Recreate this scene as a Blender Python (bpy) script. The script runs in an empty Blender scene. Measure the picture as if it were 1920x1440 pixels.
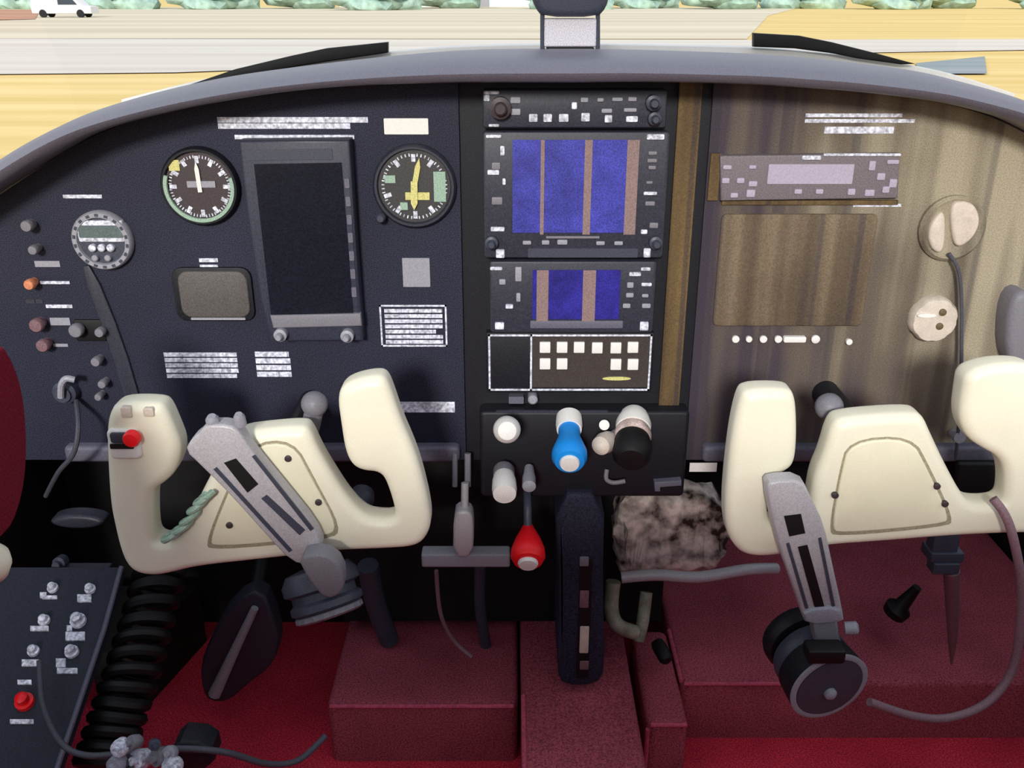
import bpy, bmesh, math, random
from mathutils import Vector, Matrix, noise
from mathutils.geometry import delaunay_2d_cdt
random.seed(4)
C = bpy.context.scene.collection
S = bpy.context.scene

# ------------------------------------------------------------------ camera
FPX = 1760.0                       # focal length in pixels of the 1920 x 1440 frame
PITCH = math.radians(22.5)         # looking down at the panel
CAM = Vector((0.0, -1.05, 1.0))    # eye height above the cabin floor
cd = bpy.data.cameras.new('camera'); cam = bpy.data.objects.new('camera', cd); C.objects.link(cam)
cam.location = CAM; cam.rotation_euler = (math.pi/2 - PITCH, 0, 0)
cd.sensor_fit = 'HORIZONTAL'; cd.sensor_width = 36.0; cd.lens = 36.0*FPX/1920.0
cd.clip_start = 0.02; cd.clip_end = 2000
S.camera = cam

# ------------------------------------------------------------------ sky, sun, exposure
w = bpy.data.worlds.new('sky'); S.world = w; w.use_nodes = True
nt = w.node_tree; bg = nt.nodes['Background']
tc = nt.nodes.new('ShaderNodeTexCoord'); sx = nt.nodes.new('ShaderNodeSeparateXYZ')
rp = nt.nodes.new('ShaderNodeValToRGB')
rp.color_ramp.elements[0].position = 0.0; rp.color_ramp.elements[0].color = (0.93, 0.94, 0.95, 1)
rp.color_ramp.elements[1].position = 0.7; rp.color_ramp.elements[1].color = (0.76, 0.85, 1.0, 1)
nt.links.new(tc.outputs['Generated'], sx.inputs[0]); nt.links.new(sx.outputs['Z'], rp.inputs[0])
nt.links.new(rp.outputs[0], bg.inputs[0]); bg.inputs[1].default_value = 1.05
sd = bpy.data.lights.new('sun', 'SUN'); sun = bpy.data.objects.new('sun', sd); C.objects.link(sun)
sd.energy = 3.0; sd.angle = math.radians(9); sd.color = (1.0, 0.96, 0.90)
sun.rotation_euler = (math.radians(70), 0, math.radians(-8))
S.view_settings.view_transform = 'Standard'; S.view_settings.look = 'None'
S.view_settings.gamma = 1.0; S.view_settings.use_curve_mapping = False
S.view_settings.exposure = 0.0

# ------------------------------------------------------------------ pixel -> place
CP, SP = math.cos(PITCH), math.sin(PITCH)
def ray(px, py):
    u = (px-960)/FPX; v = (720-py)/FPX
    return Vector((u, CP+v*SP, -SP+v*CP))
def at(px, py, Y=0.0):                       # the point of the vertical plane y = Y seen at a pixel
    d = ray(px, py); return CAM + d*((Y-CAM.y)/d.y)
def atz(px, py, Z):                          # the same on a level plane z = Z
    d = ray(px, py); return CAM + d*((Z-CAM.z)/d.z)
def mpp(px, py, Y=0.0):                      # metres per pixel there
    d = ray(px, py); return ((Y-CAM.y)/d.y)/FPX
def rc(x0, y0, x1, y1, Y=0.0):               # pixel box -> (x0, z0, x1, z1)
    m = (y0+y1)/2; c = (x0+x1)/2
    return at(x0, m, Y).x, at(c, y1, Y).z, at(x1, m, Y).x, at(c, y0, Y).z
def pl(pts, Y=0.0):
    return [(at(x, y, Y).x, at(x, y, Y).z) for x, y in pts]

# ------------------------------------------------------------------ materials
def lin(c):
    return tuple(((v/255)/12.92 if v/255 <= 0.04045 else ((v/255+0.055)/1.055)**2.4) for v in c) + (1,)
def N(t, kind, **kw):
    n = t.nodes.new(kind)
    for k, v in kw.items(): setattr(n, k, v)
    return n
def mat(name, rgb, rough=0.6, metal=0.0, speck=0.25, scale=700, bump=0.0, spec=0.4, patch=0.0, pscale=25, emit=None):
    m = bpy.data.materials.new(name); m.use_nodes = True; t = m.node_tree; b = t.nodes['Principled BSDF']
    b.inputs['Roughness'].default_value = rough; b.inputs['Metallic'].default_value = metal
    b.inputs['Specular IOR Level'].default_value = spec
    tc = N(t, 'ShaderNodeTexCoord'); nz = N(t, 'ShaderNodeTexNoise')
    nz.inputs['Scale'].default_value = scale; nz.inputs['Detail'].default_value = 2
    t.links.new(tc.outputs['Object'], nz.inputs['Vector'])
    mr = N(t, 'ShaderNodeMapRange'); mr.inputs['From Min'].default_value = 0.3; mr.inputs['From Max'].default_value = 0.7
    mr.inputs['To Min'].default_value = 1-speck; mr.inputs['To Max'].default_value = 1+speck
    t.links.new(nz.outputs['Fac'], mr.inputs['Value'])
    val = mr.outputs['Result']
    if patch:
        n2 = N(t, 'ShaderNodeTexNoise'); n2.inputs['Scale'].default_value = pscale; n2.inputs['Detail'].default_value = 4
        t.links.new(tc.outputs['Object'], n2.inputs['Vector'])
        m2 = N(t, 'ShaderNodeMapRange'); m2.inputs['From Min'].default_value = 0.3; m2.inputs['From Max'].default_value = 0.7
        m2.inputs['To Min'].default_value = 1-patch; m2.inputs['To Max'].default_value = 1+patch
        t.links.new(n2.outputs['Fac'], m2.inputs['Value'])
        mm = N(t, 'ShaderNodeMath', operation='MULTIPLY'); t.links.new(val, mm.inputs[0]); t.links.new(m2.outputs['Result'], mm.inputs[1])
        val = mm.outputs[0]
    vm = N(t, 'ShaderNodeVectorMath', operation='SCALE'); vm.inputs[0].default_value = lin(rgb)[:3]
    t.links.new(val, vm.inputs['Scale']); t.links.new(vm.outputs[0], b.inputs['Base Color'])
    if bump:
        bn = N(t, 'ShaderNodeBump'); bn.inputs['Strength'].default_value = bump; bn.inputs['Distance'].default_value = 0.001
        t.links.new(nz.outputs['Fac'], bn.inputs['Height']); t.links.new(bn.outputs[0], b.inputs['Normal'])
    if emit:
        t.links.new(vm.outputs[0], b.inputs['Emission Color']); b.inputs['Emission Strength'].default_value = emit
    return m

def streaked(name, a, b_, c, base_rough=0.7, xs=34, zs=1.2, seed=0.0, side_paling=None):   # paint colour broken up by long vertical streaks
    m = bpy.data.materials.new(name); m.use_nodes = True; t = m.node_tree; b = t.nodes['Principled BSDF']
    b.inputs['Roughness'].default_value = base_rough; b.inputs['Specular IOR Level'].default_value = 0.25
    tc = N(t, 'ShaderNodeTexCoord'); mp = N(t, 'ShaderNodeMapping')
    mp.inputs['Scale'].default_value = (xs, 1, zs); mp.inputs['Location'].default_value = (seed, 0, seed)
    t.links.new(tc.outputs['Object'], mp.inputs['Vector'])
    n1 = N(t, 'ShaderNodeTexNoise'); n1.inputs['Scale'].default_value = 1.0; n1.inputs['Detail'].default_value = 1.5
    t.links.new(mp.outputs[0], n1.inputs['Vector'])
    n2 = N(t, 'ShaderNodeTexNoise'); n2.inputs['Scale'].default_value = 3.2; n2.inputs['Detail'].default_value = 3
    t.links.new(tc.outputs['Object'], n2.inputs['Vector'])
    ad = N(t, 'ShaderNodeMath', operation='MULTIPLY_ADD'); ad.inputs[1].default_value = 0.45
    t.links.new(n1.outputs['Fac'], ad.inputs[0])
    m2 = N(t, 'ShaderNodeMath', operation='MULTIPLY'); m2.inputs[1].default_value = 0.55
    t.links.new(n2.outputs['Fac'], m2.inputs[0]); t.links.new(m2.outputs[0], ad.inputs[2])
    src = ad.outputs[0]
    if side_paling:                                  # colour gets paler towards one side of the board
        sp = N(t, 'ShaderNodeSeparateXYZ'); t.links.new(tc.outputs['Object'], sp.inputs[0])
        f = N(t, 'ShaderNodeMapRange'); f.inputs['From Min'].default_value = side_paling[0]; f.inputs['From Max'].default_value = side_paling[1]
        f.inputs['To Min'].default_value = -side_paling[2]; f.inputs['To Max'].default_value = side_paling[2]
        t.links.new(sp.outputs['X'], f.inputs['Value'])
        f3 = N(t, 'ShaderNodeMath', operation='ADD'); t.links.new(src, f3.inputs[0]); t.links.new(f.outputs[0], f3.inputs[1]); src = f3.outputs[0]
    r = N(t, 'ShaderNodeValToRGB'); e = r.color_ramp.elements
    e[0].position = 0.34; e[0].color = lin(a); e[1].position = 0.66; e[1].color = lin(c)
    k = e.new(0.5); k.color = lin(b_)
    t.links.new(src, r.inputs[0])
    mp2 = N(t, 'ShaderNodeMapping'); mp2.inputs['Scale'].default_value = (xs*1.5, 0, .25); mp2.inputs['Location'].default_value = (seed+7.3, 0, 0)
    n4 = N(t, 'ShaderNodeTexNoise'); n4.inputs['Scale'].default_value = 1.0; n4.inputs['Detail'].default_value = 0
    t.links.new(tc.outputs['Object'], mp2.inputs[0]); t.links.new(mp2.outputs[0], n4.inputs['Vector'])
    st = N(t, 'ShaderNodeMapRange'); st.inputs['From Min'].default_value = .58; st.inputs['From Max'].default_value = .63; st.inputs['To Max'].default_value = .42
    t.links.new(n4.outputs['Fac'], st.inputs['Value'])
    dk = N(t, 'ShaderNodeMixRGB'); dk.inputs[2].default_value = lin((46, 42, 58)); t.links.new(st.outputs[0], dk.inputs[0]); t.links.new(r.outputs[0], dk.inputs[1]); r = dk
    n3 = N(t, 'ShaderNodeTexNoise'); n3.inputs['Scale'].default_value = 650; t.links.new(tc.outputs['Object'], n3.inputs['Vector'])
    mr = N(t, 'ShaderNodeMapRange'); mr.inputs['From Min'].default_value = 0.3; mr.inputs['From Max'].default_value = 0.7
    mr.inputs['To Min'].default_value = 0.75; mr.inputs['To Max'].default_value = 1.25
    t.links.new(n3.outputs['Fac'], mr.inputs['Value'])
    vm = N(t, 'ShaderNodeVectorMath', operation='SCALE'); t.links.new(r.outputs[0], vm.inputs[0]); t.links.new(mr.outputs[0], vm.inputs['Scale'])
    t.links.new(vm.outputs[0], b.inputs['Base Color'])
    return m

M = {}
M['panel'] = mat('navy_black_crinkle_paint', (38, 40, 57), 0.65, speck=0.9, scale=850, bump=0.25, spec=0.25, patch=0.2, pscale=5)
M['black'] = mat('black_plastic', (24, 25, 32), 0.5, speck=0.7, scale=850, spec=0.3)
M['deepblack'] = mat('black_rubber', (12, 12, 14), 0.55, speck=0.3, spec=0.35)
M['bezel'] = mat('charcoal_bezel', (48, 50, 62), 0.45, speck=0.4)
M['pfd'] = mat('dark_blue_grey_bezel', (50, 53, 68), 0.45, speck=0.35)
M['pfdglass'] = mat('unlit_screen_glass', (22, 25, 36), 0.3, speck=0.5, spec=0.25)
M['vinyl'] = mat('charcoal_padded_vinyl', (96, 94, 106), 0.42, speck=0.2, bump=0.15, spec=0.9)
M['brown'] = streaked('streaked_brown_panel_paint', (66, 58, 66), (104, 94, 82), (160, 151, 130), side_paling=(0.22, 0.60, 0.19))
M['brownlid'] = streaked('streaked_brown_lid_paint', (66, 57, 54), (96, 82, 66), (126, 112, 92), xs=46, seed=3.0)
M['olive'] = streaked('olive_brown_streaked_paint', (44, 36, 34), (82, 66, 44), (112, 92, 60), xs=60, zs=2, seed=1.3)
M['cream'] = mat('cream_yoke_plastic', (238, 234, 212), 0.42, speck=0.04, patch=0.05, pscale=12)
M['creamplate'] = mat('cream_cover_plastic', (230, 225, 198), 0.5, speck=0.04, patch=0.04)
M['white'] = mat('white_plastic', (232, 230, 226), 0.5, speck=0.06)
M['print'] = mat('white_engraved_paint', (205, 208, 222), 0.7, speck=0.5, scale=260, patch=.2, pscale=90)
M['lightgrey'] = mat('light_grey_plastic', (150, 150, 160), 0.5, speck=0.15)
M['silver'] = mat('dull_silver_metal', (178, 175, 180), 0.45, metal=0.1, speck=0.15)
M['grey'] = mat('mid_grey_plastic', (122, 120, 128), 0.5, speck=0.15)
M['rail'] = mat('slate_grey_rail', (98, 97, 112), 0.5, speck=0.2)
M['slate'] = mat('dark_slate_plastic', (62, 66, 80), 0.45, speck=0.3)
M['console'] = mat('navy_side_console', (33, 36, 50), 0.6, speck=0.45, bump=0.2)
M['carpet'] = mat('red_carpet', (204, 54, 74), 0.95, speck=0.5, scale=420, bump=0.8, spec=0.05, patch=0.18, pscale=9)
M['carpetdark'] = mat('dark_red_carpet', (156, 74, 86), 0.95, speck=0.5, scale=420, bump=0.8, spec=0.05, patch=0.2, pscale=8)
M['piping'] = mat('pink_red_piping', (190, 78, 104), 0.8, speck=0.3, scale=300)
M['redfab'] = mat('crimson_door_fabric', (112, 26, 44), 0.9, speck=0.3, scale=500, spec=0.1)
M['red'] = mat('bright_red_knob', (238, 22, 32), 0.4, speck=0.08)
M['blue'] = mat('bright_blue_knob', (20, 140, 226), 0.4, speck=0.06)
M['orange'] = mat('orange_button', (205, 130, 95), 0.5)
M['pink'] = mat('dusty_pink_knob', (120, 92, 98), 0.5)
M['lens'] = mat('frosted_vent_plastic', (205, 193, 180), 0.5, speck=0.1, patch=0.12, pscale=60)
M['ventdark'] = mat('olive_vent_ring', (98, 84, 58), 0.6)
M['gaugeface'] = mat('brown_black_dial', (62, 52, 56), 0.5, speck=0.4)
M['altface'] = mat('dark_olive_dial', (58, 58, 58), 0.5, speck=0.4)
M['cardface'] = mat('lilac_white_card', (206, 202, 210), 0.6)
M['groove'] = mat('tan_cover_groove', (158, 150, 126), 0.6)
M['mint'] = mat('pale_green_rim', (150, 178, 160), 0.4)
M['yellow'] = mat('pale_yellow_glint', (205, 200, 128), 0.6)
M['lcd'] = mat('grey_green_lcd', (88, 104, 106), 0.3)
M['keyfield'] = mat('dark_brown_key_field', (58, 50, 48), 0.6, speck=0.4)
M['taupe'] = mat('taupe_blank_plate', (86, 82, 80), 0.55, speck=0.35)
M['band'] = mat('mottled_grey_band', (176, 158, 152), 0.5, speck=0.3, patch=0.9, pscale=38)
M['palehose'] = mat('pale_green_grey_hose', (150, 150, 132), 0.6, patch=0.4, pscale=40)
M['cord'] = mat('mauve_grey_cord', (132, 104, 112), 0.6)
M['greycord'] = mat('dark_grey_cord', (74, 74, 84), 0.6)
M['radiodisp'] = mat('lilac_radio_display', (172, 164, 184), 0.5, speck=0.12)
M['radio'] = mat('mauve_grey_radio', (112, 104, 110), 0.55, speck=0.3)
M['lining'] = mat('pale_grey_shade_ceiling', (200, 198, 192), 0.9, speck=0.1)
M['firewall'] = mat('black_firewall_lining', (16, 15, 17), 0.8, speck=0.4)
M['screenblue'] = mat('lit_blue_screen', (54, 56, 140), 0.4, speck=0.45, patch=0.35, pscale=28, emit=0.25)
M['screennavy'] = mat('lit_navy_screen', (36, 33, 118), 0.4, speck=0.45, patch=0.45, pscale=32, emit=0.25)
M['tan'] = mat('tan_streak_film', (136, 114, 112), 0.6, speck=0.25)
M['leaf'] = mat('haze_tinted_green_leaves', (168, 194, 180), 0.9, speck=0.3, scale=1, spec=0.1)  # distance haze mixed into the leaf colour
M['trunk'] = mat('tree_bark', (96, 88, 82), 0.9)
M['hangar'] = mat('pale_blue_cladding', (205, 222, 232), 0.6, speck=0.05, scale=4)
M['tyre'] = mat('tyre_rubber', (30, 30, 32), 0.8)
M['carglass'] = mat('tinted_car_glass', (60, 70, 80), 0.2)

def ground_mat(name, a, b_, scale, stretch=(0.05, 1, 1)):
    m = bpy.data.materials.new(name); m.use_nodes = True; t = m.node_tree; b = t.nodes['Principled BSDF']
    b.inputs['Roughness'].default_value = 1.0; b.inputs['Specular IOR Level'].default_value = 0.0
    tc = N(t, 'ShaderNodeTexCoord'); mp = N(t, 'ShaderNodeMapping'); mp.inputs['Scale'].default_value = stretch
    nz = N(t, 'ShaderNodeTexNoise'); nz.inputs['Scale'].default_value = scale; nz.inputs['Detail'].default_value = 5
    t.links.new(tc.outputs['Object'], mp.inputs[0]); t.links.new(mp.outputs[0], nz.inputs['Vector'])
    r = N(t, 'ShaderNodeValToRGB'); r.color_ramp.elements[0].position = 0.35; r.color_ramp.elements[0].color = lin(a)
    r.color_ramp.elements[1].position = 0.65; r.color_ramp.elements[1].color = lin(b_)
    t.links.new(nz.outputs['Fac'], r.inputs[0]); t.links.new(r.outputs[0], b.inputs['Base Color'])
    return m
M['drygrass'] = ground_mat('dry_yellow_grass', (224, 192, 122), (242, 214, 152), 0.8)
M['field'] = ground_mat('pale_tan_field', (214, 198, 172), (232, 220, 194), 0.15)
M['tarmac'] = ground_mat('pale_taxiway', (212, 200, 186), (228, 218, 204), 0.5)
M['concrete'] = ground_mat('grey_concrete', (150, 158, 160), (168, 172, 170), 1.0)
M['earth'] = ground_mat('reddish_earth', (190, 140, 116), (205, 162, 138), 0.6)

M['foil'] = ground_mat('crumpled_insulation', (58, 44, 42), (238, 222, 214), 42, (1, 1, 1))
gm = bpy.data.materials.new('windscreen_glass'); gm.use_nodes = True; t = gm.node_tree
for n in list(t.nodes):
    if n.type == 'BSDF_PRINCIPLED': t.nodes.remove(n)
tr = N(t, 'ShaderNodeBsdfTransparent'); tr.inputs[0].default_value = (0.97, 0.985, 0.985, 1)
gl = N(t, 'ShaderNodeBsdfGlossy'); gl.inputs['Roughness'].default_value = 0.03
mx = N(t, 'ShaderNodeMixShader'); fr = N(t, 'ShaderNodeFresnel'); fr.inputs[0].default_value = 1.2
t.links.new(fr.outputs[0], mx.inputs[0]); t.links.new(tr.outputs[0], mx.inputs[1]); t.links.new(gl.outputs[0], mx.inputs[2])
t.links.new(mx.outputs[0], [n for n in t.nodes if n.type == 'OUTPUT_MATERIAL'][0].inputs[0])
M['glass'] = gm

# ------------------------------------------------------------------ mesh helpers
def B(): return bmesh.new()
def obj(name, bm, m, parent=None, label=None, smooth=40):
    me = bpy.data.meshes.new(name)
    bmesh.ops.recalc_face_normals(bm, faces=bm.faces)
    bm.to_mesh(me); bm.free()
    for p in me.polygons: p.use_smooth = True
    me.set_sharp_from_angle(angle=math.radians(smooth))
    me.materials.append(M[m] if isinstance(m, str) else m)
    o = bpy.data.objects.new(name, me); C.objects.link(o)
    if parent:
        o.parent = parent
        if parent.type == 'EMPTY': o.location = -parent.location
    if label: o['label'] = label
    return o
def tag(o, label, cat, group=None):
    o['label'] = label; o['category'] = cat
    if group: o['group'] = group
    return o
def struct(name, bm, m, smooth=40):
    o = obj(name, bm, m, smooth=smooth); o['kind'] = 'structure'; return o
def thing(name, label, cat, loc, group=None):
    o = bpy.data.objects.new(name, None); C.objects.link(o); o.location = loc; o.empty_display_size = 0.02
    return tag(o, label, cat, group)
def copy_tree(o, d, parent=None):
    c = o.copy(); C.objects.link(c)
    if parent: c.parent = parent
    else: c.location = Vector(o.location)+Vector(d)
    for ch in list(o.children): copy_tree(ch, d, c)
    return c
def smooth_poly(p, it=2, closed=True):
    for _ in range(it):
        q = []; n = len(p)
        for i in range(n if closed else n-1):
            a, b = p[i], p[(i+1) % n]
            q.append(tuple(a[k]*0.75+b[k]*0.25 for k in range(len(a)))); q.append(tuple(a[k]*0.25+b[k]*0.75 for k in range(len(a))))
        if not closed: q = [p[0]]+q+[p[-1]]
        p = q
    return p
def catmull(p, n=6):
    p = [Vector(x) for x in p]; out = []
    for i in range(len(p)-1):
        a = p[max(i-1, 0)]; b = p[i]; c = p[i+1]; d = p[min(i+2, len(p)-1)]
        for k in range(n):
            s = k/n
            out.append(0.5*((2*b)+(c-a)*s+(2*a-5*b+4*c-d)*s*s+(3*b-a-3*c+d)*s**3))
    out.append(p[-1]); return out
def rrect(x0, z0, x1, z1, r=0.0, n=4):
    r = min(r, abs(x1-x0)/2.01, abs(z1-z0)/2.01)
    if r <= 0: return [(x0, z0), (x1, z0), (x1, z1), (x0, z1)]
    out = []
    for cx, cz, a0 in ((x1-r, z0+r, -90), (x1-r, z1-r, 0), (x0+r, z1-r, 90), (x0+r, z0+r, 180)):
        for k in range(n+1):
            a = math.radians(a0+90*k/n); out.append((cx+r*math.cos(a), cz+r*math.sin(a)))
    return out
def ell(cx, cz, rx, rz, n=32):
    return [(cx+rx*math.cos(2*math.pi*k/n), cz+rz*math.sin(2*math.pi*k/n)) for k in range(n)]
def slab(bm, pts, y, depth, w=0.0, seg=3, back=False, mtx=None):   # outline in x/z, front face at y looking to -y, rounded rim of radius w
    A = sum(pts[i][0]*pts[(i+1) % len(pts)][1]-pts[(i+1) % len(pts)][0]*pts[i][1] for i in range(len(pts)))
    if A < 0: pts = pts[::-1]
    n = len(pts); nor = []
    for i in range(n):
        a, b, c = Vector(pts[i-1]), Vector(pts[i]), Vector(pts[(i+1) % n])
        e1 = (b-a); e2 = (c-b)
        if e1.length < 1e-9: e1 = e2
        if e2.length < 1e-9: e2 = e1
        e1.normalize(); e2.normalize()
        n1 = Vector((e1.y, -e1.x)); n2 = Vector((e2.y, -e2.x)); s = n1+n2
        if s.length < 1e-6: s = n1.copy()
        s.normalize(); nor.append(s*min(1/max(s.dot(n1), 0.3), 1.6))
    rings = []
    def ring(inset, yy):
        vs = []
        for p, q in zip(pts, nor):
            v = Vector((p[0]-q.x*inset, yy, p[1]-q.y*inset))
            vs.append(bm.verts.new(mtx @ v if mtx else v))
        rings.append(vs)
    if w > 0:
        for k in range(seg+1):
            th = math.pi/2*k/seg; ring(w*(1-math.sin(th)), y+w*(1-math.cos(th)))
    else: ring(0, y)
    if back and w > 0:
        for k in range(seg, -1, -1):
            th = math.pi/2*k/seg; ring(w*(1-math.sin(th)), y+depth-w*(1-math.cos(th)))
    else: ring(0, y+depth)
    for r0, r1 in zip(rings, rings[1:]):
        for i in range(n):
            bm.faces.new((r0[i], r0[(i+1) % n], r1[(i+1) % n], r1[i]))
    f = [bm.faces.new(rings[0]), bm.faces.new(rings[-1][::-1])]
    bmesh.ops.triangulate(bm, faces=f)
def resample(p, d):
    P = [Vector(q) for q in p]; P.append(P[0]); L = [0]
    for a, b in zip(P, P[1:]): L.append(L[-1]+(b-a).length)
    n = max(12, int(L[-1]/d)); out = []; j = 0
    for i in range(n):
        t = L[-1]*i/n
        while L[j+1] < t: j += 1
        out.append(P[j].lerp(P[j+1], (t-L[j])/max(L[j+1]-L[j], 1e-9)))
    return out
def soft_slab(bm, pts, y, depth, w, seg=6, d=0.0032):      # like slab, with a wide rounded rim on a concave outline
    A = sum(pts[i][0]*pts[(i+1) % len(pts)][1]-pts[(i+1) % len(pts)][0]*pts[i][1] for i in range(len(pts)))
    if A < 0: pts = pts[::-1]
    p = resample(pts, d); n = len(p); levels = [w*(1-math.sin(math.pi/2*k/seg)) for k in range(seg, -1, -1)]; outl = []; cur = 0
    for lv in levels:
        while cur < lv-1e-7:
            st = min(0.0006, lv-cur); cur += st; q = []
            for i in range(n):
                tv = (p[(i+1) % n]-p[i-1])
                if tv.length < 1e-9: q.append(p[i].copy()); continue
                tv.normalize(); v = p[i]+Vector((-tv.y, tv.x))*st
                m = (p[(i+1) % n]+p[i-1])/2-p[i]; v += tv*m.dot(tv)*.5+m*.06; q.append(v)
            p = q
        outl.append(list(p))
    loops = []
    for k in range(seg, -1, -1): loops.append((outl[k], y+w*(1-math.cos(math.pi/2*(seg-k)/seg))))
    for k in range(seg+1): loops.append((outl[k], y+depth-w*(1-math.cos(math.pi/2*(seg-k)/seg))))
    rings = [[bm.verts.new((v.x, yy, v.y)) for v in lp] for lp, yy in loops]
    for r0, r1 in zip(rings, rings[1:]):
        for i in range(n): bm.faces.new((r0[i], r0[(i+1) % n], r1[(i+1) % n], r1[i]))
    for rg, lp in ((rings[0], loops[0][0]), (rings[-1], loops[-1][0])):
        cv, ce, cf, ov, oe, of = delaunay_2d_cdt([Vector((v.x, v.y)) for v in lp], [], [list(range(n))], 1, 1e-7)
        vm = [rg[o[0]] if o else bm.verts.new((c.x, rg[0].co.y, c.y)) for c, o in zip(cv, ov)]
        for f in cf:
            if len({vm[i] for i in f}) == 3:
                try: bm.faces.new([vm[i] for i in f])
                except ValueError: pass
def box(bm, x0, x1, y0, y1, z0, z1):
    slab(bm, rrect(x0, z0, x1, z1), y0, y1-y0)
def basis(ax):
    a = Vector(ax).normalized(); u = a.orthogonal().normalized()
    if abs(a.z) < 0.95: u = Vector((0, 0, 1)).cross(a).normalized()
    return a, u, a.cross(u)
def lathe(bm, prof, c, axis, seg=28, wob=None):
    a, u, v = basis(axis); c = Vector(c); rings = []
    for r, h in prof:
        rings.append([bm.verts.new(c+a*h+(u*math.cos(2*math.pi*k/seg)+v*math.sin(2*math.pi*k/seg))*max(r, 1e-5)*(wob(k) if wob else 1)) for k in range(seg)])
    for r0, r1 in zip(rings, rings[1:]):
        for k in range(seg): bm.faces.new((r0[k], r0[(k+1) % seg], r1[(k+1) % seg], r1[k]))
    bm.faces.new(rings[0][::-1]); bm.faces.new(rings[-1])
def tube(bm, path, r, seg=10):
    path = [Vector(p) for p in path]; rings = []; u = None
    for i, p in enumerate(path):
        d = (path[min(i+1, len(path)-1)]-path[max(i-1, 0)]).normalized()
        u = (d.orthogonal() if u is None else u-d*u.dot(d)).normalized(); v = d.cross(u)
        rr = r[i] if isinstance(r, (list, tuple)) else r
        rings.append([bm.verts.new(p+(u*math.cos(2*math.pi*k/seg)+v*math.sin(2*math.pi*k/seg))*rr) for k in range(seg)])
    for r0, r1 in zip(rings, rings[1:]):
        for k in range(seg): bm.faces.new((r0[k], r0[(k+1) % seg], r1[(k+1) % seg], r1[k]))
    bm.faces.new(rings[0][::-1]); bm.faces.new(rings[-1])
def plate(name, m, px, Y, depth, w=0.0, r=0.0, parent=None, label=None):   # pixel box -> slab with its back depth behind the face
    bm = B(); slab(bm, rrect(*rc(*px, Y), r), Y, depth, w); return obj(name, bm, m, parent, label)
def script(bm, px, Y, rows, fill=0.6, seed=1, depth=0.0006, gap=0.14):     # rows of unreadable engraved lettering
    rnd = random.Random(seed); x0, z0, x1, z1 = rc(*px, Y); h = (z1-z0)/rows
    for k in range(rows):
        zz0 = z1-(k+1)*h+h*(1-fill)/2; x = x0; end = x1-(x1-x0)*rnd.choice((0, 0, .03, .12))
        while x < end:
            wd = h*rnd.uniform(1.6, 5.5); e = min(x+wd, end)
            slab(bm, [(x, zz0), (e, zz0), (e, zz0+h*fill), (x, zz0+h*fill)], Y, depth); x = e+h*gap

# ------------------------------------------------------------------ outside: airfield
GZ = -0.9
def gpoly(name, px, m, dz):
    bm = B(); v = [bm.verts.new(Vector(atz(x, y, GZ))+Vector((0, 0, dz))) for x, y in px]; bm.faces.new(v)
    return struct(name, bm, m)
bm = B(); bm.faces.new([bm.verts.new(p) for p in ((-400, -30, GZ), (400, -30, GZ), (400, 900, GZ), (-400, 900, GZ))]); struct('ground', bm, 'drygrass')
gpoly('taxiway', [(-900, 150), (330, 138), (1000, 112), (1400, 104), (2600, 84), (2600, 72), (1400, 76), (-900, 72)], 'tarmac', 0.03)
gpoly('field', [(-900, 72), (1400, 74), (1440, 30), (1500, 14), (-900, 14)], 'field', 0.02)
gpoly('concrete_apron', [(1716, 121), (1846, 108), (1850, 141), (1726, 141)], 'concrete', 0.04)
gpoly('bare_earth', [(-200, 44), (66, 37), (76, 19), (-200, 17)], 'earth', 0.06)

def tree(x, y, h, r, sd, first=[None]):
    bm = B(); lathe(bm, [(0.25, 0), (0.18, h*0.5)], (0, 0, 0), (0, 0, 1), 8); tr = bm
    bc = B(); rnd = random.Random(sd)
    for k in range(9):
        mtx = Matrix.Translation((rnd.uniform(-.6, .6)*r, rnd.uniform(-.5, .5)*r, h*rnd.uniform(.12, .8))) @ Matrix.Diagonal((r*.55, r*.5, h*.26, 1))
        bmesh.ops.create_icosphere(bc, subdivisions=2, radius=1, matrix=mtx)
    for v in bc.verts: v.co += noise.noise_vector(v.co*0.9+Vector((sd, 0, 0)))*0.5
    t = thing('tree', 'pale grey-green tree in the far line at the top of the view', 'tree', (x, y, GZ), 'trees along the far edge of the airfield')
    o = obj('trunk', tr, 'trunk', t); o.location = (0, 0, 0); o = obj('crown', bc, 'leaf', t); o.location = (0, 0, 0)
    return t
protos = [tree(-58, 150, 5.2, 6.5, 1), tree(-44, 147, 4.2, 6.0, 2), tree(-31, 152, 5.0, 6.5, 3)]
k = 0
for x, y in ((-72, 150), (-19, 138), (-9, 156), (8, 147), (20, 156), (32, 147), (44, 156), (56, 147), (68, 156), (80, 147)):
    p = protos[k % 3]; k += 1
    copy_tree(p, Vector((x-p.location.x, y-p.location.y, 0)))
# far hangar seen in the gap of the trees
t = thing('hangar', 'long pale blue-white hangar beyond the trees, left of the compass', 'building', (-8, 175, GZ))
bm = B(); box(bm, -30, 12, 175, 190, GZ, GZ+3.4); obj('wall', bm, 'hangar', t)
bm = B(); slab(bm, [(-31, GZ+3.4), (13, GZ+3.4), (13, GZ+3.6), (-9, GZ+5.2), (-31, GZ+3.6)], 174, 17); obj('roof', bm, 'hangar', t)
bm = B(); box(bm, -14, -4, 174.7, 174.98, GZ, GZ+3.0); obj('door', bm, 'lightgrey', t)
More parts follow.
